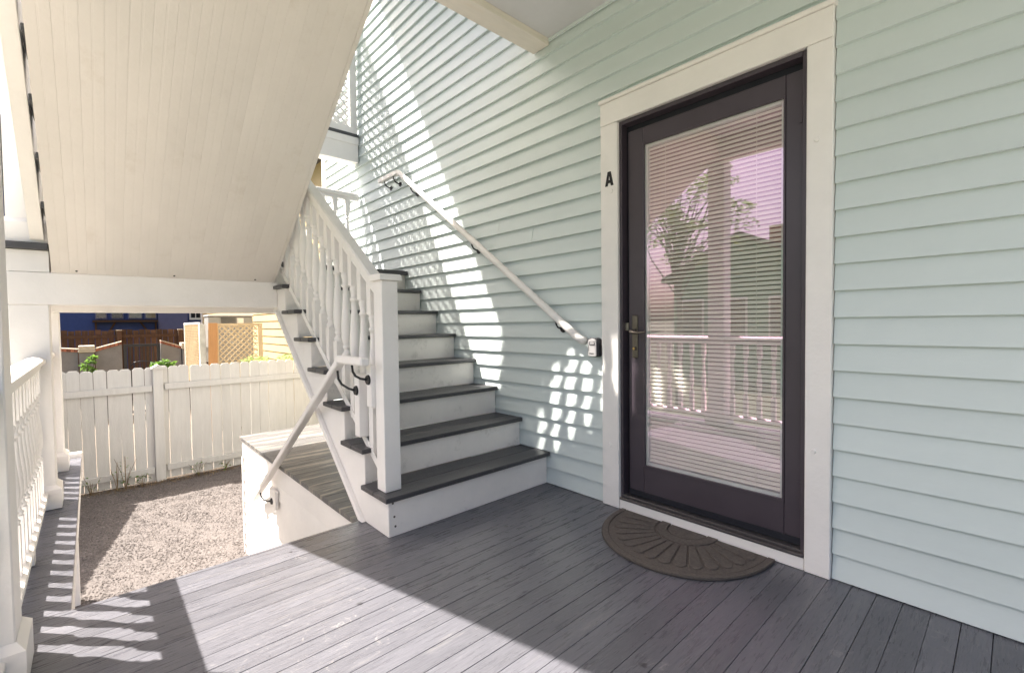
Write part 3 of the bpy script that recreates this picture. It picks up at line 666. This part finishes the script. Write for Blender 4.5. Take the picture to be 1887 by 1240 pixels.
# ================================================================== second floor porch and roof
pc = struct('porch_ceiling', (0, -1.3, 2.9), 'pale flat porch ceiling')
box('ceiling_panel', -2.048, 1.15, -2.40, 0.0, 2.885, 2.90, 'ceiling', pc)
box('ceiling_beam', -2.190, -2.050, -2.50, -0.002, 2.845, 3.09, 'rawbeam', pc, 0.004)
box('wall_moulding', -2.047, 1.15, -0.014, -0.001, 2.866, 2.884, 'siding', pc)
box('header_beam', -2.23, 1.15, -2.53, -2.405, 2.68, 3.09, 'white', pc, 0.004)
box('floor_slab', -2.046, 1.15, -2.40, -0.003, 2.902, 3.09, 'gap', pc)
box('upper_deck', -2.23, 1.2, -2.62, -0.003, 3.092, 3.125, 'deck', pc, 0.003)
rf = struct('porch_roof', (-1, -1.3, 5.45), 'roof over the upper porch')
box('roof_deck', -4.98, 1.3, -2.50, -0.002, 5.97, 6.1, 'roof', rf)
box('roof_beam', -4.97, -4.82, -2.44, -0.014, 5.405, 5.968, 'white', rf)

# lattice screen on a beam across the far end
lt = thing('lattice_screen', (-4.9, -1.2, 2.84), 'white diagonal lattice screen above a beam at the far stair end', 'lattice')
box('beam', -5.02, -4.875, -2.56, -0.013, 2.835, 3.098, 'white', lt, 0.003)
box('cap_board', -5.03, -4.858, -2.58, -0.013, 3.100, 3.132, 'tread', lt, 0.002)
box('trim_board', -4.8745, -4.862, -2.56, -0.013, 3.02, 3.0985, 'white', lt, 0.002)
LB, LT, LY0, LY1 = 3.134, 4.44, -2.168, -0.015
box('frame_rail', -4.93, -4.885, LY0, LY1, LB, LB+0.075, 'white', lt, 0.002)
box('frame_rail', -4.93, -4.885, LY0, LY1, LT-0.075, LT, 'white', lt, 0.002)
box('frame_post', -4.93, -4.885, LY1-0.075, LY1, LB+0.076, LT-0.076, 'white', lt, 0.002)
box('frame_post', -4.93, -4.885, LY0, LY0+0.06, LB+0.076, LT-0.076, 'white', lt, 0.002)
def lattice_slats(parent, plane_x, y0, y1, z0, z1, step, w, th, m, name='slat'):
    """two crossed layers of 45 degree laths in a plane of constant x"""
    n = 0
    for layer, sg in ((0, 1), (1, -1)):
        k0 = (y0 - z1) if sg > 0 else (y0 + z0); k1 = (y1 - z0) if sg > 0 else (y1 + z1)
        k = k0 + step*0.5
        while k < k1:
            # line y - sg*z = k
            pts = []
            if sg > 0: za, zb = max(z0, y0-k), min(z1, y1-k)
            else: za, zb = max(z0, k-y1), min(z1, k-y0)
            if zb - za > 0.02:
                ya, yb = k+sg*za, k+sg*zb; h = w*0.7071
                P = [(ya-h, za), (ya+h, za), (yb+h, zb), (yb-h, zb)]
                P = [(min(max(p[0], y0), y1), p[1]) for p in P]
                xx = plane_x + layer*(th+0.0004)
                prism(name, P, 'x', xx, xx+th, m, parent); n += 1
            k += step
    return n
lattice_slats(lt, -4.916, LY0+0.062, LY1-0.077, LB+0.077, LT-0.077, 0.098, 0.040, 0.008, 'white')

# ================================================================== porch railing
def porch_railing(x0, x1, label):
    r = thing('porch_railing', ((x0+x1)/2, -2.475, 0), label, 'railing', 'porch railings along the yard edge')
    prism('top_rail', [(-2.52, 0.866), (-2.428, 0.866), (-2.428, 0.888), (-2.446, 0.902), (-2.474, 0.909), (-2.502, 0.902), (-2.52, 0.888)], 'x', x0, x1, 'white', r, 0.003)
    box('subrail', x0, x1, -2.497, -2.450, 0.830, 0.865, 'white', r, 0.003)
    prism('bottom_rail', [(-2.505, 0.075), (-2.440, 0.075), (-2.440, 0.100), (-2.4725, 0.115), (-2.505, 0.100)], 'x', x0, x1, 'white', r, 0.002)
    n = int((x1-x0)/0.125)
    for i in range(n): baluster(r, x0+(x1-x0)*(i+0.5)/n, -2.473, 0.104, 0.73/0.84).scale = (0.8, 0.8, 0.73/0.84)
    for t in (0.5,): xm = x0+(x1-x0)*t; box('rail_foot', xm-0.03, xm+0.03, -2.50, -2.445, 0.0005, 0.0745, 'white', r, 0.002)
porch_railing(-3.862, -2.167, 'white baluster railing beside the narrow walkway')
porch_railing(-1.998, 0.93, 'white baluster railing along the wide deck opposite the door')
porch_railing(-4.828, -4.023, 'short white baluster railing between the columns under the landing')
column(0.935, 1.10, -2.59, -2.425, 0.0, 2.679, 'white column along the porch opposite the plain siding', [0.0])

# ================================================================== white picket fence
fc = thing('picket_fence', (-8.4, -1.0, GZ), 'white dog eared board fence behind the gravel yard', 'fence')
def picket_mesh(h, w=0.13, th=0.018):
    bm = bmesh.new()
    pts = [(-w/2, 0), (w/2, 0), (w/2, h-0.026), (w/2-0.026, h), (-w/2+0.026, h), (-w/2, h-0.026)]
    A = [bm.verts.new((0, p[0], p[1])) for p in pts]; B = [bm.verts.new((-th, p[0], p[1])) for p in pts]
    bm.faces.new(A); bm.faces.new(B[::-1])
    for i in range(6): bm.faces.new((A[i], B[i], B[(i+1) % 6], A[(i+1) % 6]))
    bmesh.ops.recalc_face_normals(bm, faces=bm.faces[:]); return bm
pk = None; y = -3.75
while y < 1.0:
    if True:
        zb = GZ+0.02+random.uniform(-0.01, 0.01); d = random.uniform(-0.003, 0.003)
        if pk is None: pk = from_bm('picket', picket_mesh(1.63), 'fence', fc, (-8.36+d, y, zb))
        else: inst(pk, 'picket', fc, (-8.36+d, y, zb), (1, random.uniform(0.97, 1.01), 1+random.uniform(-0.006, 0.006)), (random.uniform(-0.006, 0.006), 0, 0))
    y += 0.1335
for z in (0.19, -0.99):
    box('fence_rail', -8.3555, -8.318, -3.8, -1.60, z-0.035, z+0.052, 'fence', fc, 0.003)
    box('fence_rail', -8.3555, -8.318, -1.455, 1.06, z-0.02, z+0.067, 'fence', fc, 0.003)
for yy in (-1.53, -4.0, 0.95):
    if yy < 0.9:
        p = box('fence_post', -8.42, -8.31, yy-0.058, yy+0.058, GZ, 0.47, 'fence', fc, 0.003)
        prism('post_cap', [(yy-0.08, 0.471), (yy+0.08, 0.471), (yy+0.08, 0.488), (yy, 0.535), (yy-0.08, 0.488)], 'x', -8.445, -8.285, 'fence', p)

sf = thing('picket_fence', (-8.3, -2.66, GZ), 'unseen white board fence added behind the columns to shade the gravel yard', 'fence')  # hidden fence run, added to cast the diagonal shadow on the gravel
A_, B_ = Vector((-8.30, -2.66, 0)), Vector((-5.75, -3.25, 0)); nn = 19; ang = math.atan2(B_.y-A_.y, B_.x-A_.x)
for i in range(nn):
    p = A_.lerp(B_, (i+0.5)/nn); inst(pk, 'picket', sf, (p.x, p.y, GZ+0.02), (1, 1, 1), (0, 0, ang+math.pi/2))
for z in (0.19, -0.99):
    q = box('fence_rail', -1.28, 1.28, -0.04, -0.002, z-0.03, z+0.05, 'fence', sf); q.rotation_euler = (0, 0, ang); q.location = (A_+B_)/2+Vector((-0.01, -0.03, z)) - absloc(sf)
# ================================================================== far yard
cw = thing('concrete_wall', (-15, -2.4, GZ), 'weathered concrete garden wall with brick coping left of the gate', 'wall')
def wall_run(parent, ya, za, yb, zb, X=-15.0):
    prism('wall_panel', [(ya, GZ), (yb, GZ), (yb, zb), (ya, za)], 'x', X-0.2, X, 'concrete', parent)
    n = max(3, int(abs(yb-ya)/0.062)); L_ = (yb-ya)/n
    for i in range(n):
        y0 = ya+L_*i+0.004; y1 = ya+L_*(i+1)-0.004; z0 = za+(zb-za)*(i+0.02)/n; z1 = za+(zb-za)*(i+0.98)/n
        prism('brick', [(y0, z0+0.003), (y1, z1+0.003), (y1, z1+0.062), (y0, z0+0.062)], 'x', X-0.22, X+0.025, 'brick', parent)
    prism('coping', [(ya, za+0.065), (yb, zb+0.065), (yb, zb+0.085), (ya, za+0.085)], 'x', X-0.24, X+0.03, 'capstone', parent)
wall_run(cw, -4.6, 0.75, -2.46, 0.50)
wall_run(cw, -2.15, 0.50, -1.66, 0.655)
box('pier', -15.25, -14.93, -2.44, -2.17, GZ, 0.49, 'concrete', cw, 0.01)
for q in range(3): box('pier_stone', -15.28, -14.90, -2.46+0.005*q, -2.15-0.004*q, 0.492+0.055*q, 0.545+0.055*q, 'capstone', cw, 0.012)
cw2 = thing('concrete_wall', (-15, -0.4, GZ), 'weathered concrete garden wall with brick coping right of the gate', 'wall')
wall_run(cw2, -0.885, 0.655, -0.455, 0.49)
box('pier', -15.25, -14.93, -0.44, -0.12, GZ, 0.49, 'concrete', cw2, 0.01)
for q in range(3): box('pier_stone', -15.28, -14.90, -0.46, -0.10, 0.492+0.055*q, 0.545+0.055*q, 'capstone', cw2, 0.012)
ig = thing('iron_gate', (-15, -1.26, GZ), 'black iron bar gate set in the concrete garden wall', 'gate')
for y0, y1, z0, z1 in ((-1.63, -1.56, GZ+0.05, 0.65), (-0.965, -0.895, GZ+0.05, 0.65), (-1.559, -0.966, 0.59, 0.65), (-1.559, -0.966, GZ+0.06, GZ+0.12)):
    box('gate_frame', -15.1, -15.04, y0, y1, z0, z1, 'black', ig)
for i in range(7):
    yy = -1.50+0.078*i; box('gate_bar', -15.08, -15.06, yy-0.010, yy+0.010, GZ+0.121, 0.589, 'black', ig)
tube('scroll_bar', [(-15.03, -1.50, 0.10), (-15.03, -1.44, 0.19), (-15.03, -1.26, 0.22), (-15.03, -1.10, 0.19), (-15.03, -1.03, 0.10)], 0.014, 'black', ig, 8)
bfc = thing('plank_fence', (-18, -1.4, GZ), 'brown mossy plank fence behind the concrete garden wall', 'fence')
pl = None; y = -4.9
while y < 1.9:
    w = 0.128
    if pl is None: pl = box('plank', -18.03, -18.0, y-w/2, y+w/2, GZ, 1.0, 'brownwood', bfc)
    else: inst(pl, 'plank', bfc, (-18.015+random.uniform(-0.012, 0.012), y, (GZ+1.0)/2+random.uniform(-0.02, 0.02)))
    y += 0.142
for z in (0.82, -0.4): box('fence_rail', -17.995, -17.95, -5, 2, z-0.045, z+0.045, 'brownwood', bfc)
for yy in (-3.1, -1.60, -0.12, 1.4):
    p = box('fence_post', -17.99, -17.88, yy-0.055, yy+0.055, GZ, 0.985, 'brownwood', bfc)
    box('post_cap', -18.0, -17.87, yy-0.065, yy+0.065, 0.986, 1.01, 'capstone', p)
bh = thing('blue_house', (-27, -2.5, GZ), 'blue house with a row of small windows over the plank fence', 'house')
box('wall', -30, -26.0, -9, 0.02, GZ, 6.5, 'blue', bh); box('wall', -30, -25.95, 0.03, 1.12, GZ, 6.5, 'lilac', bh)
box('wall', -30, -26.05, 1.13, 4.0, GZ, 6.5, 'blue', bh)
prism('roof', [(-9.4, 6.51), (4.4, 6.51), (-2.5, 10.0)], 'x', -30.4, -25.5, 'roof', bh)
for y0, y1 in ((-2.03, -1.72), (-1.53, -1.18), (-0.97, -0.55), (-0.40, -0.06)):
    wdw = box('window', -25.995, -25.93, y0-0.04, y1+0.04, 1.44, 2.75, 'lilac', bh, 0.01)
    box('pane', -25.928, -25.915, y0, y1, 1.49, 2.68, 'winglass', wdw)
box('window_ledge', -25.99, -25.6, -2.15, 0.0, 1.31, 1.40, 'brownwood', bh)
for yy in (-2.05, -0.06):
    prism('ledge_bracket', [(yy-0.03, 0.6), (yy+0.03, 0.6), (yy+0.03, 1.30), (yy-0.03, 1.30)], 'x', -25.98, -25.86, 'brownwood', bh)
prism('ledge_brace', [(-1.75, 0.75), (-1.68, 0.75), (-1.40, 1.30), (-1.47, 1.30)], 'x', -25.98, -25.9, 'brownwood', bh)
prism('ledge_brace', [(-0.30, 0.75), (-0.23, 0.75), (-0.55, 1.30), (-0.62, 1.30)], 'x', -25.98, -25.9, 'brownwood', bh)
wdw = box('window', -26.04, -25.99, 1.2, 1.9, 1.4, 2.6, 'white', bh, 0.01)
for i in range(3): box('pane', -25.988, -25.975, 1.26+0.2*i, 1.42+0.2*i, 1.5, 2.5, 'winglass', wdw)
pu = thing('patio_umbrella', (-19.5, -3.3, GZ), 'white patio umbrella peeking over the brown plank fence', 'umbrella')
bm = bmesh.new(); bmesh.ops.create_cone(bm, cap_ends=False, segments=8, radius1=0.42, radius2=0.02, depth=0.2)
from_bm('canopy', bm, 'canvas', pu, (-19.5, -3.3, 1.18)); tube('pole', [(-19.5, -3.3, GZ), (-19.5, -3.3, 1.26)], 0.02, 'white', pu, 8)

# yellow house wall along y = 1.1
yh = thing('yellow_house', (-15, 1.2, GZ), 'cream yellow lap sided house beyond the white fence', 'house')
for i in range(24):
    z0 = GZ+0.1+0.187*i
    prism('clapboard', [(1.085, z0), (1.12, z0), (1.12, z0+0.19), (1.104, z0+0.19)], 'x', -21.9, -7.1, 'yellow', yh)
box('wall_core', -22.0, -7.0, 1.121, 6.0, GZ, 4.2, 'yellow', yh); box('corner_board', -22.05, -21.9, 1.06, 1.2, GZ, 4.2, 'white', yh); box('corner_board', -7.1, -7.0, 1.07, 1.2, GZ, 4.2, 'white', yh)
prism('roof', [(0.7, 4.21), (6.4, 4.21), (3.5, 6.4)], 'x', -22.3, -6.8, 'roof', yh)
# lattice enclosure
le1 = thing('privacy_lattice', (-10.5, 0.0, GZ), 'cream diagonal lattice panel hiding the cooling unit', 'lattice')
box('frame_rail', -10.53, -10.49, -0.42, 0.39, 1.08, 1.13, 'creamlat', le1); box('frame_post', -10.53, -10.49, 0.31, 0.39, GZ, 1.079, 'creamlat', le1); box('frame_post', -10.53, -10.49, -0.42, -0.385, GZ, 1.079, 'creamlat', le1)
lattice_slats(le1, -10.517, -0.384, 0.309, -0.1, 1.078, 0.108, 0.034, 0.008, 'creamlat')
le2 = thing('privacy_lattice', (-10.9, -0.65, GZ), 'white lattice panel turned sideways beside the tan board', 'lattice')
def lattice_y(parent, y, x0, x1, z0, z1, step, w, m):
    for layer, sg in ((0, 1), (1, -1)):
        k = (x0-z1 if sg > 0 else x0+z0)+step/2
        while k < (x1-z0 if sg > 0 else x1+z1):
            za, zb = (max(z0, x0-k), min(z1, x1-k)) if sg > 0 else (max(z0, k-x1), min(z1, k-x0))
            if zb-za > 0.02:
                h = w*0.7071; xa, xb = k+sg*za, k+sg*zb
                P = [(min(max(p, x0), x1), q) for p, q in ((xa-h, za), (xa+h, za), (xb+h, zb), (xb-h, zb))]
                prism('slat', P, 'y', y+layer*0.0085, y+layer*0.0085+0.008, m, parent)
            k += step
lattice_y(le2, -0.665, -12.6, -10.75, -0.1, 1.12, 0.108, 0.018, 'creamlat')
box('frame_rail', -12.6, -10.75, -0.672, -0.645, 1.121, 1.16, 'white', le2); box('frame_post', -12.64, -12.605, -0.672, -0.645, GZ, 1.16, 'white', le2); box('frame_post', -10.745, -10.70, -0.672, -0.645, GZ, 1.16, 'white', le2)
gp = tag(box('grey_board', -10.56, -10.52, -0.69, -0.595, GZ, 1.12, 'greywood', None, 0.003), 'weathered grey upright board left of the tan board', 'board')
tb = tag(box('tan_board', -10.47, -10.44, -0.58, -0.43, GZ, 1.14, 'tanwood', None, 0.003), 'fresh tan lumber board upright at the lattice corner', 'board')
tb.rotation_euler = (rad(-1.2), 0, 0)
ac = thing('cooling_unit', (-11.5, 0.03, GZ), 'grey metal cooling unit behind the cream lattice panel', 'air conditioner')
box('stand', -11.95, -11.55, -0.34, 0.40, GZ, 0.30, 'greywood', ac)
box('cabinet', -12.0, -11.5, -0.385, 0.455, 0.302, 1.28, 'acmetal', ac, 0.015); box('top_lid', -12.02, -11.48, -0.40, 0.47, 1.281, 1.32, 'lockface', ac, 0.01)
for i in range(9): box('grille_slat', -11.498, -11.490, -0.16, 0.12, 1.09+0.02*i, 1.10+0.02*i, 'acdark', ac)
box('rating_label', -11.498, -11.493, 0.15, 0.27, 1.14, 1.25, 'paper', ac)

# ------------------------------------------------------------------ plants
def leaf_quads(bm, c, n, rx, ry, rz, s0, s1):
    for i in range(n):
        while True:
            p = Vector((random.uniform(-1, 1), random.uniform(-1, 1), random.uniform(-1, 1)))
            if p.length < 1: break
        p = Vector((p.x*rx, p.y*ry, p.z*rz)) + Vector(c); s = random.uniform(s0, s1)
        q = Matrix.Rotation(random.uniform(0, 6.28), 3, 'Z') @ Matrix.Rotation(random.uniform(-1.0, 1.0), 3, 'X') @ Matrix.Rotation(random.uniform(-0.8, 0.8), 3, 'Y')
        V = [bm.verts.new(p + q @ Vector(v)) for v in ((-s, 0, 0), (0, -0.45*s, 0.1*s), (s, 0, -0.12*s), (0, 0.45*s, 0.1*s))]
        bm.faces.new((V[0], V[1], V[2])); bm.faces.new((V[0], V[2], V[3]))
def bush(name, loc, label, cat, lm, clumps, n, s0, s1, stems, group=None):
    t = thing(name, loc, label, cat, group); bm = bmesh.new(); L0 = Vector(loc)
    for (x, y, z, r) in clumps: leaf_quads(bm, Vector((x, y, z))-L0, n, r, r, r*0.7, s0, s1)
    from_bm('foliage', bm, lm, t, loc)
    for (a, b) in stems: tube('stem', [a, ((a[0]+b[0])/2+random.uniform(-.02, .02), (a[1]+b[1])/2+random.uniform(-.02, .02), (a[2]+b[2])/2), b], [0.012, 0.009, 0.004], 'bark', t, 6)
    return t
bush('vine', (-8.7, 0.3, GZ), 'pale leafy vine spilling over the white fence under the lattice', 'vine', 'leafpale',
     [(-8.62+random.uniform(-0.08, 0.12), -0.35+0.11*i, 0.47+0.07*random.random()+0.05*math.sin(i*1.3), 0.085) for i in range(12)], 34, 0.018, 0.04,
     [((-8.7, -0.3+0.25*i, GZ), (-8.62, -0.3+0.25*i, 0.5)) for i in range(5)])
bush('vine', (-9.05, 1.0, GZ), 'pale leafy vine climbing the corner of the yellow house', 'vine', 'leafpale',
     [(-9.6-0.5*random.random(), 0.92, 0.35+0.09*i+0.05*random.random(), 0.11) for i in range(6)], 40, 0.02, 0.045, [((-9.5, 0.95, GZ), (-9.7, 0.95, 0.8)), ((-9.8, 0.95, GZ), (-9.95, 0.95, 0.7))])
bush('shrub', (-14.6, -2.3, GZ), 'small bright green shrub before the pier of the concrete wall', 'shrub', 'leaf',
     [(-14.6, -2.27+0.09*math.cos(i*1.7), 0.02+0.085*i, 0.10) for i in range(5)], 26, 0.035, 0.075, [((-14.6, -2.28, GZ), (-14.6, -2.3, 0.3)), ((-14.6, -2.28, GZ), (-14.6, -2.18, 0.4))])
bush('shrub', (-14.3, -0.5, GZ), 'leafy green shrub beside the sideways white lattice', 'shrub', 'leaf',
     [(-12.9+0.1*random.random(), -0.95-0.07*i, 0.22+0.05*math.sin(i*2), 0.14) for i in range(4)], 40, 0.04, 0.085, [((-12.9, -1.0, GZ), (-12.9, -1.0, 0.25))])
# dry weeds along the fence foot
weed_grp = 'dry weeds along the fence foot'
for i, (yy, h) in enumerate(((-2.28, 0.30), (-2.02, 0.42), (-1.93, 0.5), (-1.75, 0.2), (-1.1, 0.22), (-0.75, 0.18))):
    t = thing('weed', (-8.22, yy, GZ), ('low leafy weed at the fence foot by the walkway end', 'tall dry weed at the fence foot left of the fence post', 'tallest dry weed at the fence foot beside the fence post',
              'short green weed just before the fence post', 'sparse weed at the fence foot past the post', 'smallest weed at the fence foot close to the platform')[i], 'weed', weed_grp)
    bm = bmesh.new()
    for k in range(5):
        dx, dy = random.uniform(-0.1, 0.1), random.uniform(-0.14, 0.14); hh = h*random.uniform(0.6, 1)
        tube_bm(bm, [(0, 0, 0), (dx*0.4, dy*0.4, hh*0.55), (dx, dy, hh)], [0.004, 0.003, 0.002], 4)
    bmesh.ops.recalc_face_normals(bm, faces=bm.faces[:]); from_bm('stem', bm, 'twig', t, (-8.22, yy, GZ))
    bm = bmesh.new(); leaf_quads(bm, (0, 0, h*0.5), 14, 0.07, 0.09, h*0.45, 0.012, 0.032); from_bm('foliage', bm, 'leaf', t, (-8.22, yy, GZ))
bm = bmesh.new()
for i in range(2600):
    y = random.uniform(-3.2, 0.6); x = -8.30+abs(random.gauss(0, 0.10)); a = random.uniform(0, 6.28); l = random.uniform(0.02, 0.075)
    v = [bm.verts.new((x+8.3, y+1, 0.005)), bm.verts.new((x+8.3+0.006*math.cos(a+1.5), y+1+0.006*math.sin(a+1.5), 0.006)), bm.verts.new((x+8.3+l*math.cos(a), y+1+l*math.sin(a), random.uniform(0.005, 0.05)))]
    bm.faces.new(v)
tag(from_bm('dry_grass', bm, 'twig', None, (-8.3, -1, GZ)), 'straw coloured dry grass strip along the fence foot', 'grass', None, 'stuff')

# tree and neighbour seen in the door glass
def tree(loc, label, crown_c, crown_r, n_clump, n_leaf, trunk_h):
    t = thing('leafy_tree', loc, label, 'tree'); L0 = Vector(loc); bm = bmesh.new(); tips = []
    top = Vector((0, 0, trunk_h)); tube_bm(bm, [(0, 0, 0), (0.05, 0.03, trunk_h*0.5), (0, 0, trunk_h), (0.02, 0, trunk_h*1.3)], [0.10, 0.08, 0.06, 0.03], 9)
    cc = Vector(crown_c)-L0
    for i in range(n_clump):
        while True:
            p = Vector((random.uniform(-1, 1), random.uniform(-1, 1), random.uniform(-1, 1)))
            if p.length < 1: break
        e = cc + Vector((p.x*crown_r[0], p.y*crown_r[1], p.z*crown_r[2])); root = Vector((0, 0, trunk_h*random.uniform(0.75, 1.25))); mid = root.lerp(e, 0.5)+Vector((random.uniform(-.2, .2), random.uniform(-.2, .2), 0.2))
        tube_bm(bm, [root, mid, e], [0.022, 0.014, 0.006], 5); tips.append(e)
    bmesh.ops.recalc_face_normals(bm, faces=bm.faces[:]); from_bm('trunk', bm, 'bark', t, loc)
    bm = bmesh.new()
    for e in tips: leaf_quads(bm, e, n_leaf, 0.34, 0.34, 0.16, 0.035, 0.075)
    from_bm('crown', bm, 'leaf', t, loc)
tree((-6.1, -9.3, GZ), 'leafy street tree on the lawn across from the porch', (-5.75, -9.2, 3.9), (1.45, 1.3, 1.5), 64, 52, 3.6)
nh = thing('neighbour_house', (-6.7, -18, GZ), 'grey green neighbour house with a brick chimney across the lawn', 'house')
box('wall', -9.4, -4.0, -21, -15.2, GZ, 2.75, 'greenwall', nh)
prism('roof', [(-9.8, 2.6), (-6.76, 4.1), (-3.6, 2.6), (-3.6, 2.76), (-6.76, 4.26), (-9.8, 2.76)], 'y', -21.4, -14.9, 'roof', nh)
prism('gable', [(-9.4, 2.755), (-4.0, 2.755), (-6.76, 4.05)], 'y', -20.9, -15.25, 'greenwall', nh)
box('chimney', -6.25, -5.75, -16.9, -16.4, 3.3, 4.55, 'brick', nh)
for x in (-8.6, -7.0, -5.4):
    wdw = box('window', x-0.45, x+0.45, -15.198, -15.14, 0.3, 1.9, 'white', nh, 0.01); box('pane', x-0.38, x+0.38, -15.138, -15.125, 0.37, 1.83, 'winglass', wdw)

for (x, y, z, a, lb_) in ((-2.83, -0.40, 0.602, 0.6, 'small rust brown leaf lying on the third stair tread'),):
    bm = bmesh.new(); L_ = 0.022
    ring_ = [(-1, 0, 0.10), (-0.45, 0.36, 0.22), (0.25, 0.42, 0.25), (1, 0, 0.5), (0.25, -0.42, 0.25), (-0.45, -0.36, 0.22)]
    c0 = bm.verts.new((0, 0, 0.002)); vs = [bm.verts.new((p[0]*L_, p[1]*L_, p[2]*L_*0.8)) for p in ring_]
    for i in range(6): bm.faces.new((c0, vs[i], vs[(i+1) % 6]))
    bmesh.ops.solidify(bm, geom=bm.faces[:], thickness=0.0008)
    o = from_bm('fallen_leaf', bm, 'deadleaf', None, (x, y, z)); o.rotation_euler = (0, 0, a); tag(o, lb_, 'leaf')
